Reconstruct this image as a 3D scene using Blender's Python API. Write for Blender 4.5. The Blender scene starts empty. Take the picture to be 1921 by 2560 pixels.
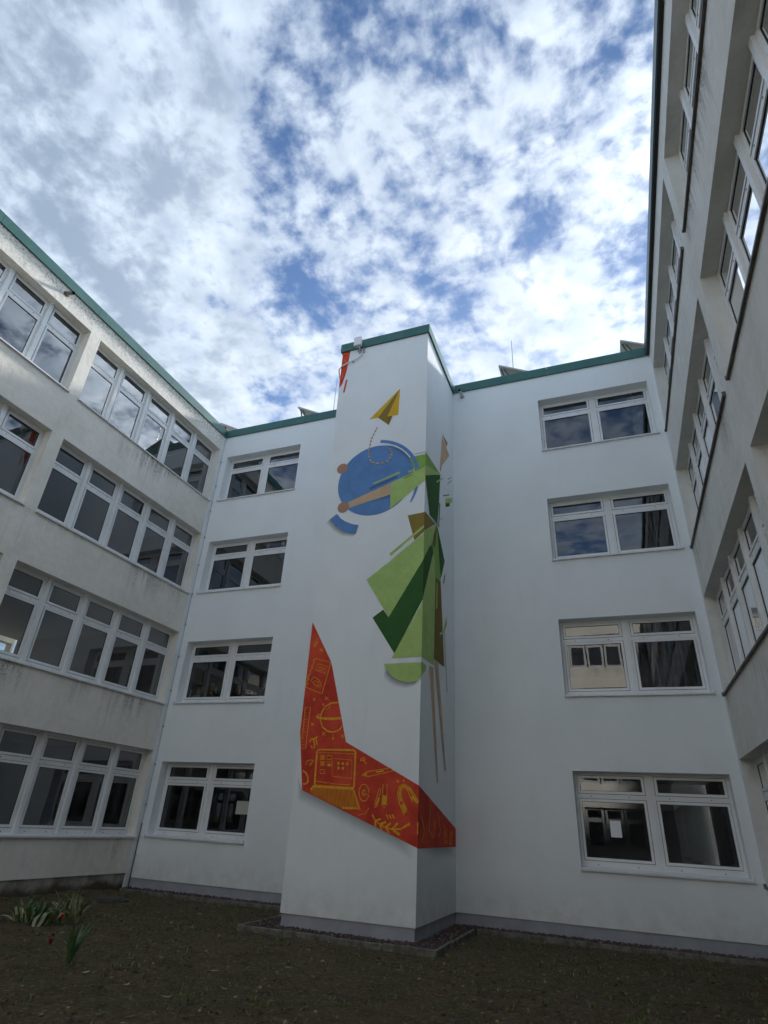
import bpy, bmesh, math, random
import numpy as np
from mathutils import Vector, Matrix, noise
random.seed(7); rng = np.random.default_rng(11)
R = math.radians
S = bpy.context.scene
COL = S.collection

# ---------------------------------------------------------------- camera
cam_d = bpy.data.cameras.new('camera'); cam = bpy.data.objects.new('camera', cam_d); COL.objects.link(cam)
f_, r_, u_ = Vector((-.33144635,.8162675,.47312862)), Vector((.93531853,.35007318,.05126417)), Vector((.12378436,-.45951729,.87950059))
cam.matrix_world = Matrix(((r_.x,u_.x,-f_.x,4.4847),(r_.y,u_.y,-f_.y,-13.9136),(r_.z,u_.z,-f_.z,1.5493),(0,0,0,1)))
cam_d.sensor_fit = 'VERTICAL'; cam_d.sensor_height = 24; cam_d.lens = 24*1453.475/2560
cam_d.clip_start = .05; cam_d.clip_end = 3000
S.camera = cam
S.cycles.max_bounces = 14; S.cycles.diffuse_bounces = 8; S.cycles.transparent_max_bounces = 12
S.view_settings.view_transform = 'Standard'; S.view_settings.look = 'None'
S.view_settings.exposure = 1.57; S.view_settings.gamma = 1

# ---------------------------------------------------------------- sun and sky
SUN_AZ, SUN_EL = 6, 25            # azimuth from +Y towards +X
sd = Vector((math.sin(R(SUN_AZ))*math.cos(R(SUN_EL)), math.cos(R(SUN_AZ))*math.cos(R(SUN_EL)), math.sin(R(SUN_EL))))
sun_d = bpy.data.lights.new('sun','SUN'); sun = bpy.data.objects.new('sun', sun_d); COL.objects.link(sun)
sun_d.energy = 5; sun_d.angle = R(4); sun_d.color = (1,.97,.93)
sun.rotation_euler = sd.to_track_quat('Z','Y').to_euler()

W = bpy.data.worlds.new('World'); S.world = W; W.use_nodes = True
nt = W.node_tree; nt.nodes.clear()
class G:
    """small helper that wires shader nodes"""
    def __init__(s, nt): s.nt = nt
    def n(s, t, **k):
        x = s.nt.nodes.new(t)
        for a, v in k.items(): setattr(x, a, v)
        return x
    def link(s, a, b): s.nt.links.new(a, b)
    def put(s, sock, v):
        if isinstance(v, bpy.types.NodeSocket): s.link(v, sock)
        else: sock.default_value = v
    def m(s, op, a, b=0, c=0, clamp=False):
        x = s.n('ShaderNodeMath', operation=op, use_clamp=clamp)
        s.put(x.inputs[0], a); s.put(x.inputs[1], b); s.put(x.inputs[2], c); return x.outputs[0]
    def v(s, op, a, b=(0,0,0)):
        x = s.n('ShaderNodeVectorMath', operation=op); s.put(x.inputs[0], a)
        if op == 'SCALE': s.put(x.inputs['Scale'], b)
        else: s.put(x.inputs[1], b)
        return x.outputs['Value'] if op in ('DISTANCE','DOT_PRODUCT','LENGTH') else x.outputs[0]
    def noise(s, vec, scale, detail=4, rough=.55, dist=0, col=False):
        x = s.n('ShaderNodeTexNoise'); s.put(x.inputs['Vector'], vec); s.put(x.inputs['Scale'], scale)
        x.inputs['Detail'].default_value = detail; x.inputs['Roughness'].default_value = rough; x.inputs['Distortion'].default_value = dist
        return x.outputs['Color' if col else 'Fac']
    def ramp(s, fac, a, b, lo=0, hi=1):
        x = s.n('ShaderNodeMapRange', interpolation_type='SMOOTHSTEP'); s.put(x.inputs['Value'], fac)
        x.inputs['From Min'].default_value = a; x.inputs['From Max'].default_value = b
        x.inputs['To Min'].default_value = lo; x.inputs['To Max'].default_value = hi
        return x.outputs[0]
    def mix(s, fac, a, b):
        x = s.n('ShaderNodeMix', data_type='RGBA'); s.put(x.inputs[0], fac)
        s.put(x.inputs[6], a if isinstance(a, bpy.types.NodeSocket) else (*a,1)); s.put(x.inputs[7], b if isinstance(b, bpy.types.NodeSocket) else (*b,1))
        return x.outputs[2]
g = G(nt)
sky = g.n('ShaderNodeTexSky', sky_type='NISHITA', sun_disc=False, sun_elevation=R(SUN_EL), sun_rotation=R(SUN_AZ), air_density=1, dust_density=.6, ozone_density=1.6)
dirv = g.n('ShaderNodeTexCoord').outputs['Generated']
sep = g.n('ShaderNodeSeparateXYZ'); g.link(dirv, sep.inputs[0])
dz = g.m('MAXIMUM', sep.outputs[2], .0)
k = g.m('DIVIDE', 1, g.m('ADD', dz, .12))
comb = g.n('ShaderNodeCombineXYZ'); g.link(g.m('MULTIPLY', sep.outputs[0], k), comb.inputs[0]); g.link(g.m('MULTIPLY', sep.outputs[1], k), comb.inputs[1])
P = comb.outputs[0]
warp = g.v('SCALE', g.v('SUBTRACT', g.noise(P, 5, 3, .5, col=True), (.5,.5,.5)), .05)
Pw = g.v('ADD', P, warp)
big = g.noise(Pw, 2.3, 3, .5)
mid = g.noise(Pw, 8.5, 4, .5)
puff = g.noise(Pw, 21, 6, .55)
fine = g.noise(Pw, 60, 5, .6)
den = g.m('ADD', g.m('ADD', g.m('MULTIPLY', big, .34), g.m('MULTIPLY', mid, .46)), g.m('ADD', g.m('MULTIPLY', puff, .46), g.m('MULTIPLY', fine, .12)))
for (x, y, rad, a) in [
    (-.33,.34,.06,-.13),(-.38,.41,.055,-.12),(-.15,.30,.07,-.13),(-.02,.64,.05,-.11),(.11,.69,.05,-.13),(-.45,.60,.05,-.12),(-.43,.71,.05,-.10),
    (-.62,.86,.06,-.11),(-.20,.75,.06,-.09),(.15,.41,.05,-.09),(.13,.77,.05,-.08),(-.25,.55,.04,-.06),(-.26,.28,.05,-.07),(-.30,.48,.04,-.06),
    (-.78,.45,.34,.13),(-.62,.16,.28,.09),(-.10,.50,.08,.04),(-.27,.40,.06,.04),(-.05,.90,.2,.07),(-.75,.8,.2,.06)]:
    d = g.v('DISTANCE', P, (x,y,0)); q = g.m('DIVIDE', d, rad)
    den = g.m('ADD', den, g.m('MULTIPLY', g.m('EXPONENT', g.m('MULTIPLY', g.m('MULTIPLY', q, q), -1)), a))
cover = g.ramp(den, .545, .82)
thick = g.ramp(g.m('ADD', den, g.m('MULTIPLY', g.m('SUBTRACT', g.noise(Pw, 11, 5, .5), .5), .5)), .64, .95)
cosang = g.v('DOT_PRODUCT', dirv, tuple(sd))
toward = g.ramp(cosang, .50, .95)
lit = g.mix(toward, (3.1,3.6,4.15), (3.65,3.95,4.2))
dark = g.mix(toward, (1.25,1.6,2.1), (2.3,2.7,3.15))
cl = g.mix(thick, lit, dark)
# added unseen bright cloud, off the sun, lighting the left wing and panes
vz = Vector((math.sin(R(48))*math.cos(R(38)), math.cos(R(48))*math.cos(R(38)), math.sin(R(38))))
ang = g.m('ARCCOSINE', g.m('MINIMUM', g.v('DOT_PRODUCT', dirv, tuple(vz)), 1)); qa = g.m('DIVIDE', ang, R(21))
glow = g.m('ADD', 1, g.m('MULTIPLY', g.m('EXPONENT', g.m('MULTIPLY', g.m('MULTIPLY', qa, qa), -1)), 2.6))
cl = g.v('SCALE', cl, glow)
blue = g.v('MULTIPLY', sky.outputs[0], (.37,.45,.55))
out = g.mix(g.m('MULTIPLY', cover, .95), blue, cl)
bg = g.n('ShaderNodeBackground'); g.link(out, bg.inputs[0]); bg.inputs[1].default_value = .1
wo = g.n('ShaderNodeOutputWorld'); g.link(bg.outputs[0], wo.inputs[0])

# ---------------------------------------------------------------- mural drawing, metres on the tower faces
SHAPES = [
  ('painted_ribbon','red','F',[[-1.643,13.632],[-1.396,13.625],[-1.458,12.78],[-1.544,12.366],[-1.592,12.268],[-1.643,12.218]]),
  ('painted_dash','red','F',[[-1.453,12.46],[-1.401,12.435],[-1.454,11.994],[-1.502,12.018]]),
  ('painted_ribbon','red','F',[[-1.643,5.469],[-1.078,4.539],[-0.597,2.953],[0.926,2.217],[0.926,1.218],[-1.456,2.063],[-1.643,3.138]]),
  ('painted_ribbon','red','R',[[-2.691,2.223],[-0.165,1.558],[-0.172,1.214],[-2.691,1.212]]),
  ('painted_paper_plane','gold','F',[[0.185,11.74],[-0.641,10.895],[-0.391,10.9]]),
  ('painted_paper_plane','olive','F',[[0.185,11.74],[-0.391,10.9],[-0.079,10.595],[-0.13,10.885]]),
  ('painted_paper_plane','gold','F',[[0.185,11.74],[-0.13,10.885],[0.167,10.871]]),
  ('painted_paper_plane','olived','F',[[0.012,10.871],[-0.147,10.882],[-0.079,10.595]]),
  ('painted_arm','skin','F',[[-1.035,8.458],[0.044,8.831],[0.076,8.517],[-0.992,8.3]]),
  ('painted_sleeve','mid','F',[[0.515,9.493],[0.926,9.511],[0.926,9.147],[0.666,9.058]]),
  ('painted_sleeve','mid','R',[[-2.691,9.582],[-1.402,9.723],[-2.691,9.199]]),
  ('painted_sleeve','lime','F',[[0.06,8.838],[0.926,9.147],[0.926,8.769],[0.079,8.116]]),
  ('painted_sleeve','lime','R',[[-2.691,9.199],[-1.402,9.723],[-2.691,8.86]]),
  ('painted_bar','lime','F',[[-0.405,8.905],[0.282,9.119],[0.301,9.078],[-0.388,8.859]]),
  ('painted_bar','blued','F',[[-0.497,8.783],[0.212,9.007],[0.233,8.96],[-0.471,8.73]]),
  ('painted_bar','lime','F',[[0.492,9.082],[0.659,9.128],[0.671,9.082],[0.507,9.037]]),
  ('painted_bar','mid','F',[[0.381,8.929],[0.613,9.0],[0.636,8.962],[0.397,8.886]]),
  ('painted_bar','grey','F',[[0.638,9.571],[0.926,9.584],[0.926,9.563],[0.647,9.547]]),
  ('painted_arc','blue','F',[[-1.308,8.173],[-1.482,8.047],[-1.277,7.803],[-1.062,7.645],[-0.902,7.587],[-0.752,7.569],[-0.702,7.787],[-0.881,7.839],[-1.06,7.931],[-1.184,8.027]]),
  ('painted_hair','olive','F',[[0.524,7.881],[0.926,7.911],[0.926,7.404],[0.707,7.216]]),
  ('painted_hair','olive','R',[[-2.691,7.942],[-1.776,8.058],[-2.691,7.437]]),
  ('painted_skirt','lime','F',[[0.926,7.373],[0.926,6.73],[0.176,5.457],[-0.399,6.365]]),
  ('painted_skirt','lime','R',[[-2.691,7.437],[-1.70,8.085],[-1.93,7.62],[-2.242,7.273],[-2.691,6.74]]),
  ('painted_skirt','dark','F',[[0.926,6.73],[0.926,5.803],[0.343,4.672],[-0.196,5.473],[0.044,5.64],[0.176,5.457]]),
  ('painted_skirt','dark','R',[[-2.691,6.74],[-2.213,7.286],[-2.087,7.502],[-1.955,7.207],[-2.691,5.829]]),
  ('painted_skirt','lime','F',[[0.926,5.76],[0.926,4.579],[0.29,4.577]]),
  ('painted_skirt','lime','R',[[-1.966,7.184],[-2.691,5.821],[-2.691,4.598],[-1.811,4.621],[-1.755,6.723],[-1.756,7.089]]),
  ('painted_stripe','white','F',[[0.164,4.568],[0.926,4.577],[0.926,4.476],[0.13,4.472]]),
  ('painted_bar','lime','F',[[0.926,7.583],[0.926,7.522],[0.157,6.889],[0.121,6.955]]),
  ('painted_bar','white','F',[[0.685,7.267],[0.714,7.223],[0.051,6.688],[-0.007,6.693]]),
  ('painted_half_disc','lime','F',[[0.122,4.464],[0.926,4.466],[0.926,4.156],[0.824,4.097],[0.663,4.077],[0.457,4.126],[0.329,4.193],[0.22,4.297]]),
  ('painted_half_disc','lime','R',[[-2.691,4.491],[-2.358,4.49],[-2.372,4.388],[-2.691,4.183]]),
  ('painted_skirt','brown','R',[[-1.705,8.08],[-1.66,8.08],[-1.738,7.474],[-1.917,7.336],[-2.044,7.485]]),
  ('painted_skirt','mid','R',[[-1.665,8.08],[-1.411,7.103],[-1.308,6.734],[-1.743,6.728],[-1.918,7.345],[-1.77,7.497]]),
  ('painted_skirt','dark','R',[[-1.65,8.08],[-0.954,7.42],[-1.278,6.838],[-1.433,7.226]]),
  ('painted_skirt','brown','R',[[-1.741,6.674],[-1.307,6.725],[-0.964,4.794],[-1.8,4.756]]),
  ('painted_sleeve','dark','R',[[-2.691,8.898],[-1.406,9.7],[-1.503,8.806],[-1.657,8.096],[-1.848,8.105],[-2.283,8.045]]),
  ('painted_hand','skin','R',[[-1.231,11.085],[-0.757,10.965],[-0.461,10.899],[-1.232,10.084],[-1.44,9.856],[-1.379,10.202]]),
  ('painted_hand','skind','R',[[-1.232,11.157],[-0.639,11.221],[-0.774,10.981]]),
  ('painted_hand','skind','R',[[-1.232,10.084],[-1.44,9.856],[-1.371,9.805]]),
  ('painted_leg','skin','R',[[-2.136,4.539],[-1.848,4.571],[-1.403,2.347],[-1.506,2.34]]),
  ('painted_leg','skin','R',[[-1.773,4.741],[-1.467,4.74],[-0.817,2.624],[-0.911,2.616]]),
  ('painted_bar','lime','R',[[-1.767,9.287],[-1.157,9.76],[-1.129,9.739],[-1.731,9.255]]),
  ('painted_bar','mid','R',[[-0.63,10.027],[-0.239,10.331],[-0.227,10.311],[-0.618,10.004]]),
  ('painted_bar','grey','R',[[-0.715,9.82],[-0.24,10.231],[-0.229,10.193],[-0.687,9.81]]),
  ('painted_bar','brown','R',[[-1.123,9.233],[-0.459,9.633],[-0.447,9.61],[-1.112,9.208]]),
  ('painted_square','dark','R',[[-0.864,9.153],[-0.432,9.388],[-0.433,9.268],[-0.852,9.02]]),
  ('painted_square','lime','R',[[-0.864,9.277],[-0.165,9.68],[-0.167,9.531],[-0.798,9.164]]),
  ('painted_bar','dark','R',[[-1.463,8.812],[-1.403,8.845],[-1.491,8.11],[-1.549,8.082]]),
  ('painted_bar','mid','R',[[-1.343,8.418],[-1.14,8.54],[-1.14,8.525],[-1.328,8.406]]),
  ('painted_bar','dark','R',[[-0.938,7.087],[-0.897,7.064],[-1.016,6.809],[-1.101,6.772]]),
  ('painted_bar','lime','R',[[-0.779,6.044],[-0.725,5.881],[-0.972,5.594],[-1.354,5.413],[-1.374,5.458],[-1.048,5.623]]),
  ('painted_bar','lime','R',[[-1.647,6.585],[-1.581,6.61],[-1.586,5.971],[-1.681,5.939]]),
  ('painted_bar','lime','R',[[-2.018,7.573],[-1.969,7.558],[-2.16,7.282],[-2.24,7.246]]),
  ('painted_bar','dark','R',[[-0.984,5.573],[-0.959,5.581],[-0.712,4.286],[-0.749,4.278]]),
]
DOODLES = [
  ('painted_notebook',0.022,1,[[-1.483,4.643],[-1.092,4.54],[-1.228,3.889],[-1.643,4.043]]),
  ('painted_notebook',0.012,1,[[-1.398,4.526],[-1.166,4.455],[-1.197,4.307],[-1.438,4.389]]),
  ('painted_notebook',0.012,0,[[-1.375,4.455],[-1.217,4.412]]),
  ('painted_notebook',0.012,0,[[-1.384,4.405],[-1.24,4.37]]),
  ('painted_notebook',0.014,0,[[-1.522,4.156],[-1.464,4.253],[-1.405,4.227],[-1.344,4.188],[-1.296,4.125],[-1.26,4.051],[-1.326,4.029],[-1.415,4.08],[-1.477,4.13],[-1.425,4.166],[-1.337,4.126],[-1.358,4.066],[-1.29,4.077]]),
  ('painted_notebook',0.014,0,[[-1.474,4.643],[-1.519,4.594],[-1.478,4.554],[-1.55,4.494],[-1.499,4.429],[-1.578,4.381],[-1.534,4.317],[-1.643,4.27],[-1.563,4.194],[-1.643,4.158],[-1.571,4.096],[-1.643,4.047]]),
  ('painted_pencil',0.014,0,[[-1.527,4.895],[-1.552,4.983],[-1.452,5.109],[-1.452,4.991],[-1.527,4.895]]),
  ('painted_pencil',0.012,0,[[-1.504,4.941],[-1.479,5.045]]),
  ('painted_ruler',0.016,0,[[-1.588,3.621],[-1.464,3.62],[-1.481,2.82],[-1.565,2.828]]),
  ('painted_ruler',0.014,0,[[-1.588,3.621],[-1.579,3.345],[-1.58,3.002]]),
  ('painted_ruler',0.008,0,[[-1.643,3.579],[-1.551,3.578]]),
  ('painted_ruler',0.008,0,[[-1.592,3.515],[-1.551,3.515]]),
  ('painted_ruler',0.008,0,[[-1.591,3.452],[-1.55,3.452]]),
  ('painted_ruler',0.008,0,[[-1.59,3.389],[-1.519,3.389]]),
  ('painted_ruler',0.008,0,[[-1.589,3.327],[-1.549,3.326]]),
  ('painted_ruler',0.008,0,[[-1.589,3.264],[-1.548,3.264]]),
  ('painted_ruler',0.008,0,[[-1.588,3.202],[-1.547,3.202]]),
  ('painted_ruler',0.008,0,[[-1.587,3.141],[-1.517,3.141]]),
  ('painted_ruler',0.008,0,[[-1.586,3.079],[-1.546,3.079]]),
  ('painted_ruler',0.008,0,[[-1.585,3.018],[-1.545,3.018]]),
  ('painted_ruler',0.008,0,[[-1.585,2.957],[-1.544,2.958]]),
  ('painted_ruler',0.008,0,[[-1.584,2.897],[-1.514,2.897]]),
  ('painted_planet',0.028,0,[[-0.832,3.71],[-0.991,3.701],[-1.131,3.632],[-1.198,3.505],[-1.209,3.366],[-1.14,3.229],[-1.012,3.15],[-0.88,3.135],[-0.755,3.184],[-0.697,3.263]]),
  ('painted_planet',0.05,0,[[-1.297,3.429],[-1.172,3.401],[-0.958,3.388],[-0.744,3.403]]),
  ('painted_planet',0.02,0,[[-1.202,3.477],[-1.274,3.471],[-1.324,3.436],[-1.213,3.401]]),
  ('painted_planet',0.012,0,[[-1.096,3.562],[-0.998,3.642]]),
  ('painted_pi_sign',0.026,0,[[-1.399,2.947],[-1.371,2.999],[-1.3,3.008],[-1.233,3.049]]),
  ('painted_pi_sign',0.026,0,[[-1.325,2.999],[-1.283,2.915],[-1.285,2.837],[-1.332,2.837],[-1.363,2.874]]),
  ('painted_pi_sign',0.026,0,[[-1.265,3.009],[-1.221,2.898]]),
  ('painted_arrow',0.014,0,[[-0.894,3.095],[-0.884,2.995]]),
  ('painted_arrow',0.014,0,[[-0.916,3.032],[-0.883,2.988],[-0.859,3.033]]),
  ('painted_star',0.013,0,[[-1.153,3.833],[-1.064,3.761]]),
  ('painted_star',0.013,0,[[-1.145,3.762],[-1.08,3.832]]),
  ('painted_star',0.013,0,[[-1.143,3.139],[-1.056,3.072]]),
  ('painted_star',0.013,0,[[-1.135,3.072],[-1.072,3.139]]),
  ('painted_star',0.013,0,[[-0.715,3.091],[-0.643,3.034]]),
  ('painted_star',0.013,0,[[-0.709,3.033],[-0.654,3.091]]),
  ('painted_star',0.013,0,[[-1.41,3.314],[-1.338,3.259]]),
  ('painted_star',0.013,0,[[-1.403,3.259],[-1.351,3.314]]),
  ('painted_star',0.013,0,[[-1.195,3.694],[-1.147,3.656]]),
  ('painted_star',0.013,0,[[-1.19,3.656],[-1.156,3.694]]),
  ('painted_star',0.013,0,[[-1.394,4.858],[-1.299,4.776]]),
  ('painted_star',0.013,0,[[-1.385,4.78],[-1.317,4.854]]),
  ('painted_star',0.013,0,[[-1.429,3.807],[-1.356,3.749]]),
  ('painted_star',0.013,0,[[-1.422,3.75],[-1.37,3.806]]),
  ('painted_star',0.013,0,[[0.618,2.302],[0.656,2.271]]),
  ('painted_star',0.013,0,[[0.62,2.27],[0.652,2.303]]),
  ('painted_star',0.013,0,[[0.498,2.293],[0.546,2.254]]),
  ('painted_star',0.013,0,[[0.5,2.253],[0.54,2.294]]),
  ('painted_star',0.013,0,[[-1.395,4.819],[-1.298,4.815]]),
  ('painted_laptop',0.035,1,[[-1.171,2.806],[-0.415,2.803],[-0.375,2.772],[-0.357,2.158],[-0.383,2.127],[-1.158,2.149],[-1.196,2.185],[-1.211,2.772]]),
  ('painted_laptop',0.012,1,[[-0.856,2.647],[-0.437,2.622],[-0.422,2.293],[-0.836,2.33]]),
  ('painted_laptop',0.01,0,[[-1.177,2.751],[-0.397,2.739]]),
  ('painted_laptop',0.014,1,[[-1.127,2.697],[-1.028,2.696],[-1.023,2.625],[-1.121,2.626]]),
  ('painted_laptop',0.014,1,[[-0.979,2.699],[-0.882,2.698],[-0.877,2.628],[-0.974,2.628]]),
  ('painted_laptop',0.014,1,[[-1.114,2.583],[-1.016,2.582],[-1.01,2.512],[-1.108,2.512]]),
  ('painted_laptop',0.014,1,[[-0.967,2.585],[-0.87,2.585],[-0.865,2.515],[-0.962,2.515]]),
  ('painted_laptop',0.014,1,[[-1.105,2.438],[-1.007,2.438],[-1.002,2.368],[-1.099,2.368]]),
  ('painted_laptop',0.05,0,[[-1.099,2.661],[-1.05,2.659]]),
  ('painted_laptop',0.05,0,[[-1.086,2.547],[-1.037,2.546]]),
  ('painted_laptop',0.05,0,[[-0.938,2.528],[-0.889,2.527]]),
  ('painted_laptop',0.05,0,[[-0.743,2.56],[-0.695,2.558]]),
  ('painted_laptop',0.05,0,[[-0.649,2.557],[-0.601,2.556]]),
  ('painted_laptop',0.05,0,[[-0.558,2.55],[-0.511,2.549]]),
  ('painted_laptop',0.05,0,[[-0.735,2.477],[-0.687,2.476]]),
  ('painted_laptop',0.05,0,[[-0.641,2.471],[-0.593,2.47]]),
  ('painted_laptop',0.02,0,[[-0.549,2.733],[-0.529,2.731]]),
  ('painted_laptop',0.02,0,[[-0.494,2.734],[-0.474,2.732]]),
  ('painted_laptop',0.02,0,[[-0.434,2.735],[-0.414,2.733]]),
  ('painted_laptop',0.014,0,[[-1.168,2.228],[-1.065,2.224],[-0.936,2.203],[-0.888,2.225],[-0.872,2.194],[-0.437,2.186]]),
  ('painted_cloud',0.014,0,[[-1.432,2.519],[-1.419,2.584],[-1.357,2.611],[-1.264,2.604],[-1.297,2.554],[-1.326,2.51],[-1.355,2.531],[-1.288,2.586]]),
  ('painted_letter',0.03,0,[[-1.483,2.411],[-1.405,2.37],[-1.355,2.286],[-1.346,2.212],[-1.388,2.176],[-1.457,2.174]]),
  ('painted_pin',0.018,0,[[-0.25,2.608],[-0.253,2.65],[-0.182,2.679],[-0.164,2.643],[-0.25,2.608]]),
  ('painted_pin',0.022,0,[[-0.203,2.636],[-0.128,2.552]]),
  ('painted_pencil',0.014,1,[[-0.226,2.36],[-0.102,2.424],[0.36,2.499],[0.433,2.452],[-0.084,2.338]]),
  ('painted_pencil',0.05,0,[[-0.183,2.365],[-0.106,2.379]]),
  ('painted_pencil',0.03,0,[[0.079,2.42],[0.232,2.448]]),
  ('painted_at_sign',0.016,0,[[-0.044,2.064],[-0.051,2.104],[-0.066,2.142],[-0.087,2.172],[-0.113,2.194],[-0.142,2.204],[-0.171,2.202],[-0.198,2.188],[-0.221,2.163],[-0.236,2.13],[-0.244,2.091],[-0.244,2.049],[-0.235,2.009],[-0.218,1.973],[-0.196,1.944],[-0.169,1.925],[-0.14,1.918],[-0.111,1.922],[-0.086,1.938],[-0.065,1.964],[-0.05,1.998],[-0.044,2.037]]),
  ('painted_at_sign',0.026,0,[[-0.12,2.095],[-0.159,2.104],[-0.177,2.053],[-0.152,2.01],[-0.116,2.045],[-0.111,2.105],[-0.105,2.016],[-0.075,2.037]]),
  ('painted_test_tube',0.014,1,[[0.166,2.154],[0.078,1.865],[0.097,1.823],[0.133,1.838],[0.195,2.135]]),
  ('painted_test_tube',0.05,0,[[0.164,1.986],[0.114,1.857]]),
  ('painted_test_tube',0.014,1,[[0.233,2.216],[0.315,2.222],[0.317,1.874],[0.269,1.818],[0.225,1.871]]),
  ('painted_test_tube',0.085,0,[[0.274,2.029],[0.271,1.872]]),
  ('painted_magnet',0.022,0,[[0.665,1.726],[0.56,1.922],[0.526,2.076],[0.56,2.195],[0.651,2.233],[0.772,2.162],[0.926,1.963]]),
  ('painted_magnet',0.018,0,[[0.723,1.814],[0.628,1.944],[0.588,2.078],[0.613,2.157],[0.665,2.175],[0.723,2.122],[0.815,1.941]]),
  ('painted_magnet',0.065,0,[[0.629,1.896],[0.695,1.765]]),
  ('painted_magnet',0.065,0,[[0.806,2.027],[0.926,1.937]]),
  ('painted_magnet',0.03,0,[[0.593,1.943],[0.561,2.077],[0.589,2.18],[0.657,2.202],[0.745,2.152],[0.828,2.038]]),
  ('painted_branch',0.03,0,[[0.046,1.705],[0.111,1.606],[0.272,1.52],[0.455,1.482],[0.622,1.5]]),
  ('painted_branch',0.038,0,[[0.111,1.606],[0.224,1.64]]),
  ('painted_branch',0.038,0,[[0.111,1.597],[0.123,1.512]]),
  ('painted_branch',0.038,0,[[0.202,1.548],[0.325,1.597]]),
  ('painted_branch',0.038,0,[[0.213,1.541],[0.248,1.462]]),
  ('painted_branch',0.038,0,[[0.318,1.509],[0.416,1.583]]),
  ('painted_branch',0.038,0,[[0.33,1.498],[0.39,1.423]]),
  ('painted_branch',0.038,0,[[0.444,1.481],[0.551,1.589]]),
  ('painted_branch',0.038,0,[[0.467,1.473],[0.597,1.406]]),
  ('painted_branch',0.038,0,[[0.633,1.509],[0.775,1.591]]),
  ('painted_zigzag',0.01,0,[[-0.239,1.677],[-0.123,1.711],[-0.099,1.703],[-0.024,1.812]]),
  ('painted_letter',0.022,0,[[0.926,1.617],[0.926,1.425],[0.926,1.438]]),
  ('painted_loaf',0.03,0,[[0.323,1.717],[0.367,1.65]]),
  ('painted_loaf',0.03,0,[[0.38,1.719],[0.424,1.653]]),
  ('painted_loaf',0.03,0,[[0.437,1.722],[0.481,1.656]]),
  ('painted_scribble',0.012,0,[[-1.643,13.483],[-1.436,13.406],[-1.574,13.238],[-1.493,13.093]]),
  ('painted_scribble',0.012,0,[[-1.643,12.77],[-1.58,12.752],[-1.568,12.549],[-1.643,12.565]]),
]
TRAIL = [[-0.409,10.607],[-0.428,10.524],[-0.474,10.43],[-0.513,10.336],[-0.542,10.239],[-0.556,10.124],[-0.567,10.025],[-0.581,9.927],[-0.586,9.829],[-0.583,9.746],[-0.54,9.623],[-0.475,9.53],[-0.363,9.477],[-0.222,9.445],[-0.093,9.454],[-0.002,9.53],[0.042,9.629],[0.046,9.725],[0.018,9.812],[-0.036,9.862]]
# ---------------------------------------------------------------- helpers
def link_obj(name, me, mat=None, parent=None, loc=(0,0,0), rot=0):
    o = bpy.data.objects.new(name, me); COL.objects.link(o)
    if mat and not me.materials: me.materials.append(mat)
    o.location = loc; o.rotation_euler = (0,0,rot)
    if parent: o.parent = parent
    return o
def tag(o, label=None, cat=None, group=None, kind=None):
    for a, b in (('label',label),('category',cat),('group',group),('kind',kind)):
        if b: o[a] = b
    return o
def thing(name, loc, label, cat, group=None, rot=0):
    o = bpy.data.objects.new(name, None); COL.objects.link(o); o.empty_display_size = .2
    o.location = loc; o.rotation_euler = (0,0,rot)
    return tag(o, label, cat, group)
class M:
    """collects polygons, then becomes one mesh"""
    def __init__(s): s.v=[]; s.f=[]; s.mi=[]
    def poly(s, pts, mi=0):
        b=len(s.v); s.v+= [tuple(p) for p in pts]; s.f.append(tuple(range(b,b+len(pts)))); s.mi.append(mi)
    def box(s, a, b, mi=0):
        (x0,y0,z0),(x1,y1,z1)=a,b
        c=[(x0,y0,z0),(x1,y0,z0),(x1,y1,z0),(x0,y1,z0),(x0,y0,z1),(x1,y0,z1),(x1,y1,z1),(x0,y1,z1)]
        k=len(s.v); s.v+=c
        for f in ((0,3,2,1),(4,5,6,7),(0,1,5,4),(1,2,6,5),(2,3,7,6),(3,0,4,7)): s.f.append(tuple(k+i for i in f)); s.mi.append(mi)
    def tube(s, pts, r, n=8, mi=0, cap=True):
        pts=[Vector(p) for p in pts]; k=len(s.v)
        rr = r if isinstance(r,(list,tuple)) else [r]*len(pts)
        for i,p in enumerate(pts):
            t=(pts[min(i+1,len(pts)-1)]-pts[max(i-1,0)]).normalized()
            a=t.cross(Vector((0,0,1)))
            if a.length<.05: a=t.cross(Vector((0,1,0)))
            a.normalize(); b=t.cross(a)
            for j in range(n):
                w=2*math.pi*j/n; s.v.append(tuple(p+(a*math.cos(w)+b*math.sin(w))*rr[i]))
        for i in range(len(pts)-1):
            for j in range(n):
                s.f.append((k+i*n+j,k+i*n+(j+1)%n,k+(i+1)*n+(j+1)%n,k+(i+1)*n+j)); s.mi.append(mi)
        if cap:
            s.f.append(tuple(k+j for j in range(n))); s.mi.append(mi)
            e=k+(len(pts)-1)*n; s.f.append(tuple(e+n-1-j for j in range(n))); s.mi.append(mi)
    def mesh(s, name, mats=(), bevel=0, smooth=False):
        me=bpy.data.meshes.new(name); me.from_pydata(s.v,[],s.f)
        for m_ in (mats if isinstance(mats,(list,tuple)) else [mats]): me.materials.append(m_)
        me.polygons.foreach_set('material_index', s.mi)
        bm=bmesh.new(); bm.from_mesh(me)
        bmesh.ops.recalc_face_normals(bm, faces=bm.faces)
        if bevel:
            bmesh.ops.bevel(bm, geom=bm.edges[:], offset=bevel, segments=1, affect='EDGES', clamp_overlap=True)
        bm.to_mesh(me); bm.free()
        if smooth: me.shade_smooth()
        return me

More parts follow.
